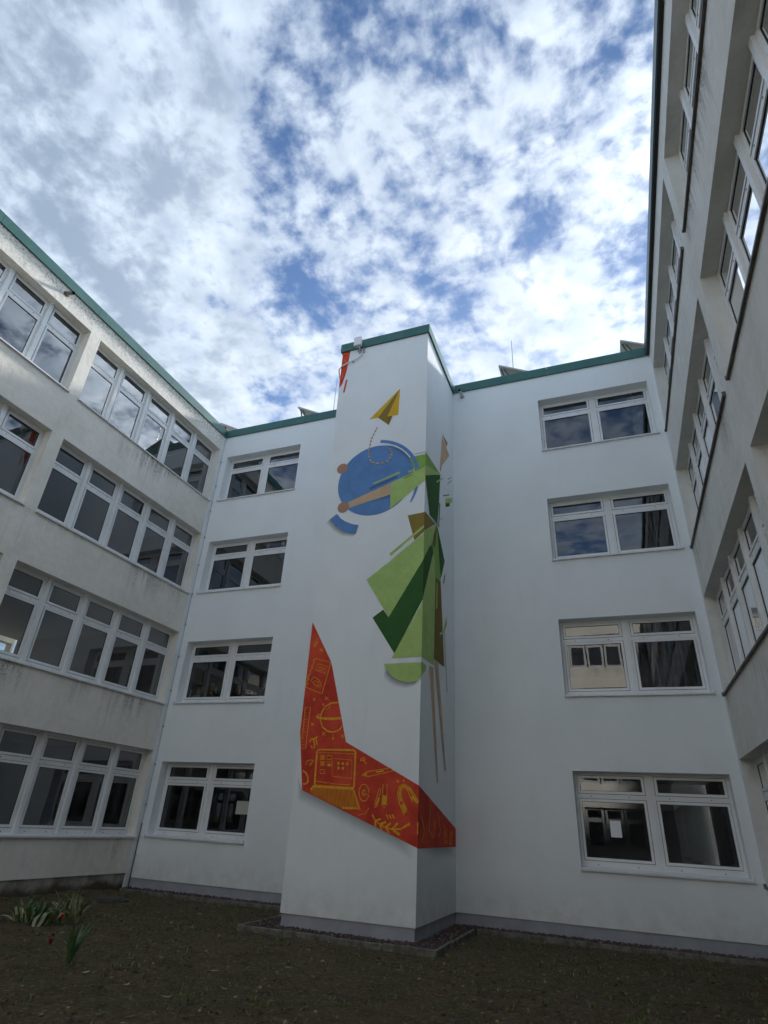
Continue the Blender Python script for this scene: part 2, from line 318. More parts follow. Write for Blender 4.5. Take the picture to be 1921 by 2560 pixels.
# ---------------------------------------------------------------- materials
def mat(name, col, rough=.8, metal=0, spec=.5):
    m_=bpy.data.materials.new(name); m_.use_nodes=True
    b=m_.node_tree.nodes['Principled BSDF']; b.inputs['Base Color'].default_value=(*col,1); b.inputs['Roughness'].default_value=rough
    b.inputs['Metallic'].default_value=metal; b.inputs['Specular IOR Level'].default_value=spec
    return m_
def gm(m_):
    g=G(m_.node_tree); b=m_.node_tree.nodes['Principled BSDF']; return g,b
def bump(g,b,h,strength,dist=.01):
    x=g.n('ShaderNodeBump'); x.inputs['Strength'].default_value=strength; x.inputs['Distance'].default_value=dist
    g.link(h,x.inputs['Height']); g.link(x.outputs[0],b.inputs['Normal'])
def vary(name, c1, c2, scale, rough=.8, bs=0, bscale=200, **k):
    m_=mat(name,c1,rough,**k); g,b=gm(m_); pos=g.n('ShaderNodeNewGeometry').outputs['Position']
    c=g.mix(g.ramp(g.noise(pos,scale,5,.6),.3,.7),c1,c2); g.link(c,b.inputs['Base Color'])
    if bs: bump(g,b,g.noise(pos,bscale,3,.6),bs,.004)
    return m_

def render_white(name, base):
    m_=mat(name,base,.9,spec=.2); g,b=gm(m_); pos=g.n('ShaderNodeNewGeometry').outputs['Position']
    st=g.v('MULTIPLY',pos,(1,1,.25))
    c=g.mix(g.ramp(g.noise(pos,.7,6,.6),.35,.7,0,.7),base,tuple(v*.92 for v in base))
    c=g.mix(g.ramp(g.noise(st,3.2,6,.65),.52,.78,0,.35),c,(base[0]*.84,base[1]*.85,base[2]*.84))
    c=g.mix(g.ramp(g.noise(pos,160,2,.5),.35,.65,0,.25),c,tuple(v*.88 for v in base))
    sx=g.n('ShaderNodeSeparateXYZ'); g.link(pos,sx.inputs[0])
    low=g.m('MULTIPLY',g.ramp(sx.outputs[2],.9,.0),g.ramp(g.noise(pos,4,6,.7),.3,.7,.15,.7))
    c=g.mix(low,c,(base[0]*.72,base[1]*.70,base[2]*.66))
    g.link(c,b.inputs['Base Color'])
    bump(g,b,g.m('ADD',g.noise(pos,230,3,.6),g.m('MULTIPLY',g.noise(pos,6,3,.5),1.5)),.5,.004)
    return m_
WHITE=render_white('white_render',(.80,.83,.835))

def render_old(name, base, top_mould=1.0):
    m_=mat(name,base,.95,spec=.15); g,b=gm(m_); pos=g.n('ShaderNodeNewGeometry').outputs['Position']
    sx=g.n('ShaderNodeSeparateXYZ'); g.link(pos,sx.inputs[0]); z=sx.outputs[2]
    c=g.mix(g.ramp(g.noise(pos,.9,6,.65),.3,.7,0,.9),base,(base[0]*.84,base[1]*.83,base[2]*.80))
    c=g.mix(g.ramp(g.noise(pos,5.5,6,.7),.42,.75,0,.5),c,(base[0]*1.12,base[1]*1.12,base[2]*1.12))
    c=g.mix(g.ramp(g.noise(pos,120,3,.6),.3,.7,0,.4),c,(base[0]*.76,base[1]*.75,base[2]*.72))
    # rain streaks that start below each sill
    zf=g.m('SUBTRACT',3.3,g.m('MODULO',g.m('ADD',z,9.9-.95),3.3))          # 0 at the sill, growing downwards
    str_=g.noise(g.v('MULTIPLY',pos,(7,7,.45)),1.0,5,.6)
    patch=g.ramp(g.noise(pos,.42,2,.5),.47,.62)
    fall=g.m('MULTIPLY',g.ramp(zf,1.0,.02),g.ramp(zf,-.01,.02))
    s1=g.m('MULTIPLY',g.m('MULTIPLY',g.ramp(g.m('ADD',str_,g.m('MULTIPLY',fall,.16)),.50,.72),fall),patch)
    spk=g.ramp(g.noise(pos,26,5,.75),.35,.62)
    c=g.mix(g.m('MULTIPLY',g.m('MULTIPLY',s1,spk),.75),c,(.075,.068,.045))
    c=g.mix(g.m('MULTIPLY',g.ramp(str_,.55,.75),.30),c,(base[0]*.55,base[1]*.53,base[2]*.47))
    # mould freckles under the roof edge
    top=g.m('MULTIPLY',g.ramp(z,12.7,13.5),g.ramp(g.noise(g.v('MULTIPLY',pos,(1,1,.85)),17,6,.78),.47,.66))
    c=g.mix(g.m('MULTIPLY',top,.8*top_mould),c,(.10,.095,.06))
    g.link(c,b.inputs['Base Color'])
    bump(g,b,g.m('ADD',g.noise(pos,90,4,.7),g.m('MULTIPLY',g.noise(pos,7,4,.5),1.5)),.8,.008)
    return m_
OLD=render_old('old_beige_render',(.82,.795,.725))
OLD2=render_old('old_grey_render',(.76,.75,.71),.25)
PLINTH=vary('grey_plinth_paint',(.36,.37,.405),(.30,.305,.335),2.5,.85,.3)
PLINTH_OLD=vary('stained_concrete_plinth',(.20,.185,.16),(.07,.06,.05),2.2,.95,.8,60)
g,b=gm(PLINTH_OLD); ps=g.n('ShaderNodeNewGeometry').outputs['Position']; sx=g.n('ShaderNodeSeparateXYZ'); g.link(ps,sx.inputs[0])
c=g.mix(g.ramp(g.noise(ps,2.4,6,.7),.35,.65),(.36,.34,.30),(.17,.155,.125))
damp=g.ramp(g.m('ADD',sx.outputs[2],g.m('MULTIPLY',g.m('SUBTRACT',g.noise(ps,1.6,5,.6),.5),.45)),.05,-.10)
g.link(g.mix(damp,c,(.075,.055,.038)),b.inputs['Base Color'])
CONC=vary('kerb_concrete',(.20,.185,.16),(.085,.075,.06),7,.95,.8,120)
PVC=vary('white_window_frame',(.76,.77,.77),(.69,.70,.69),1.8,.4)
GASKET=mat('dark_gasket',(.02,.02,.022),.6)
SILL=vary('white_sill_metal',(.72,.73,.75),(.62,.63,.64),6,.45)
SILLB=vary('brown_sill_metal',(.13,.115,.10),(.07,.06,.055),6,.5)
GREEN=mat('green_roof_trim',(.03,.125,.11),.45); g,b=gm(GREEN); ps=g.n('ShaderNodeNewGeometry').outputs['Position']
g.link(g.mix(g.ramp(g.noise(ps,1.7,5,.6),.3,.7),(.022,.11,.098),(.04,.145,.125)),b.inputs['Base Color'])
BLACK=mat('dark_trim_underside',(.03,.03,.03),.7)
ROOF=mat('roof_felt',(.08,.08,.08),.9)
CEIL=mat('room_ceiling',(.42,.42,.41),.9); ROOM=vary('room_wall',(.30,.28,.26),(.24,.23,.21),.8,.9); FLOOR=mat('room_floor',(.12,.08,.05),.6)
METAL=mat('galvanised_metal',(.45,.46,.47),.4,.8); RUST=mat('weathered_pipe',(.16,.13,.11),.6,.3)
DARKM=mat('dark_metal',(.06,.06,.065),.5,.5); PLAST=mat('white_plastic',(.75,.76,.77),.4)
PVM=mat('solar_cells',(.012,.016,.035),.15); PVB=mat('panel_backsheet',(.45,.43,.41),.5)

GLASS=bpy.data.materials.new('window_glass'); GLASS.use_nodes=True; t=GLASS.node_tree; t.nodes.clear(); g=G(t)
fr=g.n('ShaderNodeFresnel'); fr.inputs[0].default_value=1.5
gl=g.n('ShaderNodeBsdfGlossy'); gl.inputs['Roughness'].default_value=0; gl.inputs['Color'].default_value=(.95,.97,1,1)
ps=g.n('ShaderNodeNewGeometry').outputs['Position']
bp=g.n('ShaderNodeBump'); bp.inputs['Strength'].default_value=.035; bp.inputs['Distance'].default_value=.02; g.link(g.noise(ps,1.6,2,.4),bp.inputs['Height']); g.link(bp.outputs[0],gl.inputs['Normal'])
tr=g.n('ShaderNodeBsdfTransparent'); tr.inputs[0].default_value=(.52,.56,.56,1)
mx=g.n('ShaderNodeMixShader'); g.link(g.m('MULTIPLY_ADD',fr.outputs[0],5.2,-.105,clamp=True),mx.inputs[0]); g.link(tr.outputs[0],mx.inputs[1]); g.link(gl.outputs[0],mx.inputs[2])
o_=g.n('ShaderNodeOutputMaterial'); g.link(mx.outputs[0],o_.inputs[0])

# ---------------------------------------------------------------- the plan of the courtyard
XL, XR, DT, TL, TR = -7.4697, 6.5867, 2.6912, -1.6426, .9258
H = 3.3; ROOFZ, FB, PZ = 13.80, 13.51, .06
GZ = -.20
ROT_L, ROT_R = R(90-.997), R(-90+.34)

# ---------------------------------------------------------------- facade builder (local: x along the wall, y inwards, z up)
def facade(u0,u1,z0,z1,holes,T,front,reveal,inner):
    m_=M(); us=sorted({u0,u1,*[h[0] for h in holes],*[h[1] for h in holes]}); zs=sorted({z0,z1,*[h[2] for h in holes],*[h[3] for h in holes]})
    inh=lambda u,z: any(h[0]<u<h[1] and h[2]<z<h[3] for h in holes)
    for i in range(len(us)-1):
        for j in range(len(zs)-1):
            a,b,c,d=us[i],us[i+1],zs[j],zs[j+1]
            if inh((a+b)/2,(c+d)/2): continue
            m_.poly([(a,0,c),(b,0,c),(b,0,d),(a,0,d)],0); m_.poly([(a,T,d),(b,T,d),(b,T,c),(a,T,c)],2)
    for a,b,c,d in holes:
        m_.poly([(a,0,d),(b,0,d),(b,T,d),(a,T,d)],1); m_.poly([(a,0,c),(a,T,c),(b,T,c),(b,0,c)],1)
        m_.poly([(a,0,c),(a,0,d),(a,T,d),(a,T,c)],1); m_.poly([(b,0,c),(b,T,c),(b,T,d),(b,0,d)],1)
    for a,b,c,d in [(u0,u1,z0,z1)]:
        m_.poly([(a,0,d),(a,T,d),(b,T,d),(b,0,d)],0); m_.poly([(a,0,c),(b,0,c),(b,T,c),(a,T,c)],0)
        m_.poly([(a,0,c),(a,T,c),(a,T,d),(a,0,d)],0); m_.poly([(b,0,c),(b,0,d),(b,T,d),(b,T,c)],0)
    me=bpy.data.meshes.new('wall'); me.from_pydata(m_.v,[],m_.f)
    for x in (front,reveal,inner): me.materials.append(x)
    me.polygons.foreach_set('material_index',m_.mi)
    return me

def window_meshes(w, h, top_glass, post):
    """one tilt window with a top light: frame mesh, two panes. origin = lower left corner of the frame face"""
    fr=.055; sash=.05; t=.07; m_=M()
    bar=lambda a,b,y0=0.,y1=t,mi=0: m_.box((a[0],y0,a[1]),(b[0],y1,b[1]),mi)
    br=.12                                     # bottom rail
    zt=h-fr-sash-top_glass-sash                # top of the transom bar
    tb=.085
    bar((0,0),(fr,h)); bar((w-fr,0),(w,h)); bar((fr,h-fr),(w-fr,h)); bar((fr,0),(w-fr,br)); bar((fr,zt-tb),(w-fr,zt))
    panes=[]
    for (z0,z1) in ((br,zt-tb),(zt,h-fr)):
        gp=.009; a,b,c,d=fr+gp,w-fr-gp,z0+gp,z1-gp
        bar((fr,z0),(w-fr,z1),.045,.05,1) if 0 else None
        # dark rebate behind the gap
        for q in (((fr,z0),(fr+.03,z1)),((w-fr-.03,z0),(w-fr,z1)),((fr+.03,z0),(w-fr-.03,z0+.03)),((fr+.03,z1-.03),(w-fr-.03,z1))): bar(q[0],q[1],.03,.06,1)
        y0,y1=-.012,.028
        bar((a,c),(a+sash,d),y0,y1); bar((b-sash,c),(b,d),y0,y1); bar((a+sash,c),(b-sash,c+sash),y0,y1); bar((a+sash,d-sash),(b-sash,d),y0,y1)
        e=.007                                 # rubber line round the glass
        A,B,C_,D=a+sash,b-sash,c+sash,d-sash
        for q in (((A,C_),(A+e,D)),((B-e,C_),(B,D)),((A+e,C_),(B-e,C_+e)),((A+e,D-e),(B-e,D))): bar(q[0],q[1],.006,.03,1)
        panes.append((A,B,C_,D))
    for x in (w*.22,w*.74):                    # drain caps
        for z in (zt-tb*.5,br*.45): m_.box((x-.011,-.006,z-.007),(x+.011,.001,z+.007),1)
    if post: m_.box((w-.02,-.05,0),(w+post-.02+.02,t,h),0)
    pm=[]
    for A,B,C_,D in panes:
        q=M(); q.box((A+.001,.014,C_+.001),(B-.001,.022,D-.001)); pm.append(q.mesh('pane',GLASS))
    # single surface of glass is enough: keep only the front
    pm=[]
    for A,B,C_,D in panes:
        me=bpy.data.meshes.new('pane'); me.from_pydata([(A,.016,C_),(B,.016,C_),(B,.016,D),(A,.016,D)],[],[(0,1,2,3)]); me.materials.append(GLASS); pm.append(me)
    return m_.mesh('window',[PVC,GASKET]), pm

def place(parent, name, me, loc, rot):
    o=bpy.data.objects.new(name,me); COL.objects.link(o); o.location=Vector(loc)-parent.location; o.rotation_euler=(0,0,rot); o.parent=parent; return o
def local(org, rot, u, d, z):
    c,s=math.cos(rot),math.sin(rot); return Vector((org[0]+u*c-d*s, org[1]+u*s+d*c, z))
def put_window(parent, org, rot, u, z, meshes, depth):
    w=place(parent,'window',meshes[0],local(org,rot,u,depth,z),rot)
    for pm in meshes[1]:
        p=bpy.data.objects.new('pane',pm); COL.objects.link(p); p.parent=w
    return w
def sill_mesh(w, z_drop, material, over=.045, depth=.30, lip=.035):
    m_=M()
    m_.poly([(0,-over,-.012),(w,-over,-.012),(w,depth,.02),(0,depth,.02)]); m_.poly([(0,-over,-.012),(0,-over,-lip-.012),(w,-over,-lip-.012),(w,-over,-.012)])
    m_.poly([(0,-over,-lip-.012),(0,-.002,-lip-.004),(w,-.002,-lip-.004),(w,-over,-lip-.012)])
    m_.box((-.006,-over-.003,-lip-.016),(.0,depth,.03)); m_.box((w,-over-.003,-lip-.016),(w+.006,depth,.03))
    me=bpy.data.meshes.new('sill'); me.from_pydata(m_.v,[],m_.f); me.materials.append(material); return me

def room_shell(parent, org, rot, u0, u1, depth, storeys, cuts, corridor, ends=True):
    """slabs, cross walls and a corridor wall, each a part of the building"""
    for k_ in storeys:
        zf=.07+H*k_
        m_=M(); m_.box((u0,.36,zf-.10),(u1,depth-.3,zf)); o=place(parent,'floor',m_.mesh('floor',FLOOR),(0,0,0),0)
        o.location=local(org,rot,0,0,0)-parent.location; o.rotation_euler=(0,0,rot)
        m_=M(); m_.box((u0,.36,zf+3.03),(u1,depth-.3,zf+3.197)); o=place(parent,'ceiling',m_.mesh('ceiling',CEIL),(0,0,0),0)
        o.location=local(org,rot,0,0,0)-parent.location; o.rotation_euler=(0,0,rot)
        m_=M()
        for c in cuts: m_.box((c-.07,.362,zf+.002),(c+.07,depth-.302,zf+3.028))
        for (a,b) in corridor.get(k_,[(u0,u1)]): m_.box((a+.07,depth*.62,zf+.002),(b-.07,depth*.62+.12,zf+3.028))
        if m_.v:
            o=place(parent,'room_wall',m_.mesh('room_wall',ROOM),(0,0,0),0); o.location=local(org,rot,0,0,0)-parent.location; o.rotation_euler=(0,0,rot)

def trim(parent, org, rot, u0, u1, piece=3.1, over=.05, inner=.5, colour=None):
    """green roof edge, one object per sheet"""
    n=max(1,round(abs(u1-u0)/piece)); L=(u1-u0)/n
    for i in range(n):
        a=u0+i*L+(.003 if i else 0); b=u0+(i+1)*L-(.003 if i<n-1 else 0); m_=M()
        m_.box((a,-over,FB),(b,-over+.03,ROOFZ),0); m_.box((a,-over+.031,ROOFZ-.03),(b,inner,ROOFZ-.002),0); m_.box((a,-over+.031,FB+.012),(b,-.001,FB+.03),1)
        o=place(parent,'roof_trim',m_.mesh('roof_trim',[colour or GREEN,BLACK],0),(0,0,0),0); o.location=local(org,rot,0,0,0)-parent.location; o.rotation_euler=(0,0,rot)

# ---------------------------------------------------------------- ground
xs=np.concatenate([[-1500,-400,-100,-30,-14],np.arange(-8.6,7.8,.11),[12,30,100,400,1500]])
ys=np.concatenate([[-1500,-400,-100,-30],np.arange(-16.5,.6,.11),[6,12,30,100,400,1500]])
def gz(x,y):
    heap=max(0,1-(x-XL)/.7)*(.05+.07*noise.noise((y*.9,3,1)))
    return GZ+.004+.035*noise.noise((x*.55,y*.55,0))+.022*noise.noise((x*2.3,y*2.3,4))+.016*noise.noise((x*7,y*7,9))+max(0,heap)
X_,Y_=np.meshgrid(xs,ys); V=np.stack([X_.ravel(),Y_.ravel(),np.full(X_.size,GZ)],1)
for i,(x,y,z) in enumerate(V):
    if -8.7<x<7.8 and -16.6<y<.6:
        e=1.0
        if x<XL+.4: e=max(0,(x-XL)/.4)
        V[i,2]=gz(x,y)
        if y>-.5 or (TL-.7<x<TR+.6 and y>-3.2): V[i,2]=GZ-.03
nx=len(xs); ny=len(ys); idx=np.arange(nx*ny).reshape(ny,nx)
faces=np.stack([idx[:-1,:-1],idx[:-1,1:],idx[1:,1:],idx[1:,:-1]],-1).reshape(-1,4)
me=bpy.data.meshes.new('ground'); me.from_pydata(V.tolist(),[],faces.tolist()); me.shade_smooth()
EARTH=mat('earth_and_moss',(.05,.04,.025),.95,spec=.2); g,b=gm(EARTH); ps=g.n('ShaderNodeNewGeometry').outputs['Position']
c=g.mix(g.ramp(g.noise(ps,.9,5,.65),.40,.62),(.138,.096,.058),(.104,.092,.044))
c=g.mix(g.ramp(g.noise(ps,3.3,6,.7),.47,.66,0,.8),c,(.070,.048,.031))
c=g.mix(g.ramp(g.noise(g.v('ADD',ps,(9,4,0)),6.5,6,.75),.52,.68,0,.75),c,(.120,.125,.050))
c=g.mix(g.ramp(g.noise(ps,15,6,.75),.50,.66,0,.8),c,(.27,.22,.13))
c=g.mix(g.ramp(g.noise(ps,26,5,.75),.54,.70,0,.85),c,(.045,.033,.021))
c=g.mix(g.ramp(g.noise(ps,60,4,.7),.64,.72,0,.9),c,(.48,.42,.30))
g.link(c,b.inputs['Base Color']); bump(g,b,g.m('ADD',g.noise(ps,28,6,.75),g.m('MULTIPLY',g.noise(ps,9,5,.7),1.6)),1,.06)
tag(link_obj('ground',me,EARTH),kind='structure')

# ---------------------------------------------------------------- back building
storeys=(0,1,2,3)
backb=thing('school_building',(0,0,GZ),'freshly painted white school block closing the far end of the courtyard, green roof edge','building')
BW=[(-7.2298,-4.3185),(3.4587,6.3879)]; S0,T0=1.0099,2.7571
holes=[(a,b_,S0+H*k_,T0+H*k_) for k_ in storeys for a,b_ in BW]
org=(0,0)
me=facade(XL-.3,XR+.3,PZ,FB+.2,holes,.40,WHITE,WHITE,ROOM); place(backb,'wall',me,(0,0,0),0)
m_=M(); m_.box((XL-.3,.025,GZ-.3),(TL+.02,.3,PZ-.001)); m_.box((TR-.02,.025,GZ-.3),(XR+.3,.3,PZ-.001)); place(backb,'plinth',m_.mesh('plinth',PLINTH),(0,0,0),0)
m_=M(); m_.box((XL-.34,-.165,GZ-.2),(XL-.0,.0-.001,FB+.0)); place(backb,'corner_strip',m_.mesh('corner_strip',WHITE),(0,0,0),0)
m_=M(); m_.box((XR+.0,-.155,GZ-.2),(XR+.34,-.001,FB)); place(backb,'corner_strip',m_.mesh('corner_strip',WHITE),(0,0,0),0)
for a,b_ in BW:
    w=(b_-a)/2-.035; wm=window_meshes(w,T0-S0,.26,0)
    mid=M(); mid.box((0,-.02,0),(.07,.07,T0-S0)); midm=mid.mesh('mullion',PVC)
    sm=sill_mesh(b_-a+.05,0,SILL,over=.055)
    for k_ in storeys:
        put_window(backb,org,0,a,S0+H*k_,wm,.28); put_window(backb,org,0,a+w+.07,S0+H*k_,wm,.28)
        place(backb,'mullion',midm,(a+w,.28,S0+H*k_),0)
        place(backb,'sill',sm,(a-.01 if a>0 else a-.03,0,S0+H*k_),0)
# rear wall of the block, with plain openings
holes=[(u,u+1.35,S0+H*k_,T0+H*k_) for k_ in (2,) for u in (3.4,5.2)]
me=facade(XL-.3,XR+.3,GZ,FB+.2,holes,.3,OLD2,OLD2,ROOM); place(backb,'rear_wall',me,(0,8.0,0),0)
room_shell(backb,org,0,XL-.28,XR+.28,8.0,storeys,(XL-.2,-3.2,2.2,XR+.2),{0:[(-3.2,2.2)],1:[(XL,-3.2)],3:[]})
m_=M(); m_.box((XL-.2,.3,FB+.03),(XR+.2,7.9,FB+.19)); place(backb,'roof',m_.mesh('roof',ROOF),(0,0,0),0)
trim(backb,org,0,XL-.02,TL-.055); trim(backb,org,0,TR+.055,XR+.02)

# ---------------------------------------------------------------- stair tower
tower=thing('stair_tower',((TL+TR)/2,-DT/2,GZ),'windowless white tower with a painted mural of a figure throwing a paper plane','tower')
m_=M(); m_.box((TL,-DT,PZ),(TR,-.0,FB+.15)); me=m_.mesh('wall',WHITE); place(tower,'wall',me,(0,0,0),0)
m_=M(); m_.box((TL+.025,-DT+.025,GZ-.3),(TR-.025,.02,PZ-.001)); place(tower,'plinth',m_.mesh('plinth',PLINTH),(0,0,0),0)
m_=M(); m_.box((TL+.05,-DT+.05,FB+.151),(TR-.05,.25,ROOFZ-.04)); place(tower,'roof',m_.mesh('roof',ROOF),(0,0,0),0)
def tower_trim(a,b_):
    (x0,y0),(x1,y1)=a,b_; m_=M(); m_.box((x0,y0,FB),(x1,y1,ROOFZ)); place(tower,'roof_trim',m_.mesh('roof_trim',GREEN),(0,0,0),0)
o5=.05
tower_trim((TL-o5,-DT-o5),(-.35,-DT-o5+.045)); tower_trim((-.345,-DT-o5),(TR+o5,-DT-o5+.045))
tower_trim((TR+.005,-DT-o5+.046),(TR+o5,-.051)); tower_trim((TL-o5,-DT-o5+.046),(TL-.005,-.051))
m_=M(); m_.box((TL-.03,-DT-.03,FB+.01),(TR+.03,-.001,FB+.02)); 
place(tower,'trim_underside',m_.mesh('trim_underside',BLACK),(0,0,0),0)

PAINT={'red':(.60,.060,.032),'gold':(.74,.44,.035),'olive':(.27,.20,.05),'olived':(.22,.15,.03),'skin':(.62,.43,.27),'skind':(.43,.26,.18),
 'mid':(.25,.42,.10),'lime':(.42,.58,.19),'blue':(.13,.27,.54),'blued':(.07,.15,.33),'grey':(.42,.45,.44),'dark':(.045,.125,.035),'brown':(.20,.145,.04),'white':(.80,.82,.82),'stroke':(.80,.42,.03),'wash':(.62,.19,.025)}
PM={}
for k_,c0 in PAINT.items():
    m2=mat('mural_paint_'+k_,c0,.85,spec=.2); g,b=gm(m2); ps=g.n('ShaderNodeNewGeometry').outputs['Position']
    if k_=='red': c=g.mix(g.ramp(g.noise(ps,2.0,6,.7),.3,.7),(.70,.085,.042),(.47,.040,.026))
    elif k_=='wash': c=g.mix(g.ramp(g.noise(g.v('MULTIPLY',ps,(1,1,.15)),26,4,.6),.35,.65),(.60,.21,.025),(.52,.14,.022))
    elif k_=='stroke': c=g.mix(g.ramp(g.noise(ps,17,4,.7),.35,.70),c0,(.68,.27,.025))
    else: c=g.mix(g.ramp(g.noise(ps,3.5,6,.7),.3,.7),c0,tuple(v*.84 for v in c0))
    g.link(c,b.inputs['Base Color']); bump(g,b,g.noise(ps,230,3,.6),.5,.004); PM[k_]=m2
SHM=bpy.data.materials.new('mural_airbrush_grey'); SHM.use_nodes=True; t=SHM.node_tree; t.nodes.clear(); g=G(t)
at=g.n('ShaderNodeAttribute',attribute_name='spray'); tr=g.n('ShaderNodeBsdfTransparent'); df=g.n('ShaderNodeBsdfDiffuse'); df.inputs[0].default_value=(.16,.18,.19,1)
mx=g.n('ShaderNodeMixShader'); g.link(at.outputs['Fac'],mx.inputs[0]); g.link(tr.outputs[0],mx.inputs[1]); g.link(df.outputs[0],mx.inputs[2]); o_=g.n('ShaderNodeOutputMaterial'); g.link(mx.outputs[0],o_.inputs[0])
levels=[]
def place_paint(name, face, polys, col, spray=None, force=None):
    """a coat of paint: flat polygons just proud of the render; later coats lie on earlier ones"""
    us=[p[0] for q in polys for p in q]; zs_=[p[1] for q in polys for p in q]; bb=(min(us),max(us),min(zs_),max(zs_))
    lv=1+max([l for (f2,b2,l) in levels if f2==face and b2[0]<bb[1] and b2[1]>bb[0] and b2[2]<bb[3] and b2[3]>bb[2]] or [0])
    if force: lv=force
    levels.append((face,bb,lv)); d=.0012+.0011*lv
    bm=bmesh.new(); lay=bm.verts.layers.float_color.new('spray') if spray else None; k0=0
    for q in polys:
        vs=[]
        for (u,z) in q:
            if face=='F' and abs(u-TR)<1e-3: u=TR+d
            if face=='R' and abs(u+DT)<2e-3: u=-DT-d
            co={'F':(u,-DT-d,z),'R':(TR+d,u,z),'L':(TL-d,u,z)}[face]; vs.append(bm.verts.new(co))
            if spray: vs[-1][lay]=(spray[k0],)*3+(1,); k0+=1
        f=bm.faces.new(vs); f.normal_update()
        if f.normal.dot(Vector({'F':(0,-1,0),'R':(1,0,0),'L':(-1,0,0)}[face]))<0: f.normal_flip()
    me=bpy.data.meshes.new(name); bm.to_mesh(me); bm.free(); me.materials.append(col); return place(tower,name,me,(0,0,0),0)
def ring(cx,cz,r,n=56): return [(cx+r*math.cos(2*math.pi*i/n),cz+r*math.sin(2*math.pi*i/n)) for i in range(n)]
def spray_edge(face, pts, off, a=.55):
    """airbrushed grey edge painted along a shape, fading outwards"""
    polys=[];al=[]
    for i in range(len(pts)-1):
        p,q=pts[i],pts[i+1]; polys.append([p,q,(q[0]+off[0],q[1]+off[1]),(p[0]+off[0],p[1]+off[1])])
        e0=0 if i==0 else a; e1=0 if i==len(pts)-2 else a
        if len(pts)==2: e0=e1=a
        al+=[e0,e1,0,0]
    return place_paint('painted_shading',face,polys,SHM,al)
def arc(cx,cz,r0,r1,a0,a1,n=24,taper=0):
    o=[];i_=[]
    for i in range(n+1):
        t_=i/n; a=R(a0+(a1-a0)*t_); o.append((cx+r1*math.cos(a),cz+r1*math.sin(a))); i_.append((cx+(r0+taper*t_)*math.cos(a),cz+(r0+taper*t_)*math.sin(a)))
    return [[o[i],o[i+1],i_[i+1],i_[i]] for i in range(n)]
def stroke(pts,w,closed):
    pts=[Vector(p) for p in pts]
    if closed: pts=pts+[pts[0]]
    L=[];Rr=[]
    for i,p in enumerate(pts):
        a=pts[i-1] if i>0 else (pts[-2] if closed else p); b_=pts[i+1] if i<len(pts)-1 else (pts[1] if closed else p)
        t_=(b_-a); t_=t_.normalized() if t_.length>1e-6 else Vector((1,0)); n_=Vector((-t_.y,t_.x))*w*.5*(.8+.4*random.random()); L.append(p+n_); Rr.append(p-n_)
    return [[tuple(L[i]),tuple(L[i+1]),tuple(Rr[i+1]),tuple(Rr[i])] for i in range(len(pts)-1) if (pts[i+1]-pts[i]).length>1e-5]
# soft airbrushed edges first, then the flat colours
spray_edge('F',[(-1.62,2.35),(-1.456,2.063),(-.7,1.80),(.0,1.548),(.5,1.372),(.92,1.222)],(-.06,-.20),.38)
spray_edge('F',[(-1.33,8.20),(-1.482,8.047),(-1.277,7.803),(-1.062,7.645),(-.752,7.569),(-.70,7.62)],(-.10,-.09),.5)
spray_edge('F',[(.122,4.464),(.22,4.297),(.329,4.193),(.457,4.126),(.663,4.077),(.824,4.097),(.926,4.156)],(-.09,-.12),.6)
spray_edge('R',[(-2.69,1.214),(-1.6,1.214),(-.8,1.214),(-.02,1.214)],(.0,-.22),.35)
# the disc with its two knobs, drawn before the figure
first=[s_ for s_ in SHAPES if s_[0] in('painted_ribbon','painted_dash','painted_paper_plane')]
for n_,c_,f2,pts in first:
    if f2=='R': pts=[(0 if u>-.2 else u,z) for u,z in pts]
    place_paint(n_,f2,[pts],PM[c_])
place_paint('painted_ribbon','L',[[(-DT,5.47),(-DT,3.14),(-2.1,5.2),(-1.75,7.8),(-1.95,8.1)],[(-1.95,8.1),(-1.75,7.8),(-DT,12.22),(-DT,13.50)]],PM['red'])
place_paint('painted_disc','F',[ring(-.358,9.002,.997)],PM['blue'])
mg=[s_ for s_ in SHAPES if s_ not in first]
for n_,c_,f2,pts in mg[:2]: place_paint(n_,f2,[pts],PM[c_])
spray_edge('F',[(-.95,8.30),(.074,8.50),(.079,8.13)],(-.02,-.10),.5)
for n_,c_,f2,pts in mg[2:3]: place_paint(n_,f2,[pts],PM[c_])
place_paint('painted_arc','F',arc(-.4935,8.894,1.20,1.29,80,10,24),PM['blue'])
place_paint('painted_arc','F',arc(-.4935,8.894,1.20,1.285,-12,-32,10,.05),PM['blue'])
place_paint('painted_skirt','R',[[(-DT,7.40),(-1.71,8.07),(-1.655,8.07),(-1.02,7.42),(-1.30,6.8),(-1.28,6.7),(-1.78,4.72),(-2.6,4.7),(-DT,5.0)]],PM['mid'])
spray_edge('F',[(-.24,10.02),(.05,9.93),(.27,9.78),(.45,9.58),(.60,9.34)],(-.05,-.07),.5)
sk=0
for n_,c_,f2,pts in mg[3:]:
    if f2=='R' and n_=='painted_leg': spray_edge('R',[(pts[0][0],pts[0][1]),(pts[1][0],pts[1][1])],(0,-.25),.5)
    if n_=='painted_arc': pass
    place_paint(n_,f2,[pts],PM[c_])
place_paint('painted_knob','F',[ring(-1.283,9.479,.15,24)],PM['skind']); place_paint('painted_knob','F',[ring(-1.151,8.336,.154,24)],PM['skind'])
for i in range(len(TRAIL)-1):
    a,b_=Vector(TRAIL[i]),Vector(TRAIL[i+1]); q=a+(b_-a)*.62
    place_paint('painted_dash','F',stroke([a+Vector((.0,-.02)),q+Vector((.0,-.02))],.04,0),PM['olived']); place_paint('painted_dash','F',stroke([a,q],.032,0),PM['skin'])
base_=[(-1.223,2.153),(-.371,2.127),(-.199,1.776),(-.571,1.777),(-1.284,2.027)]
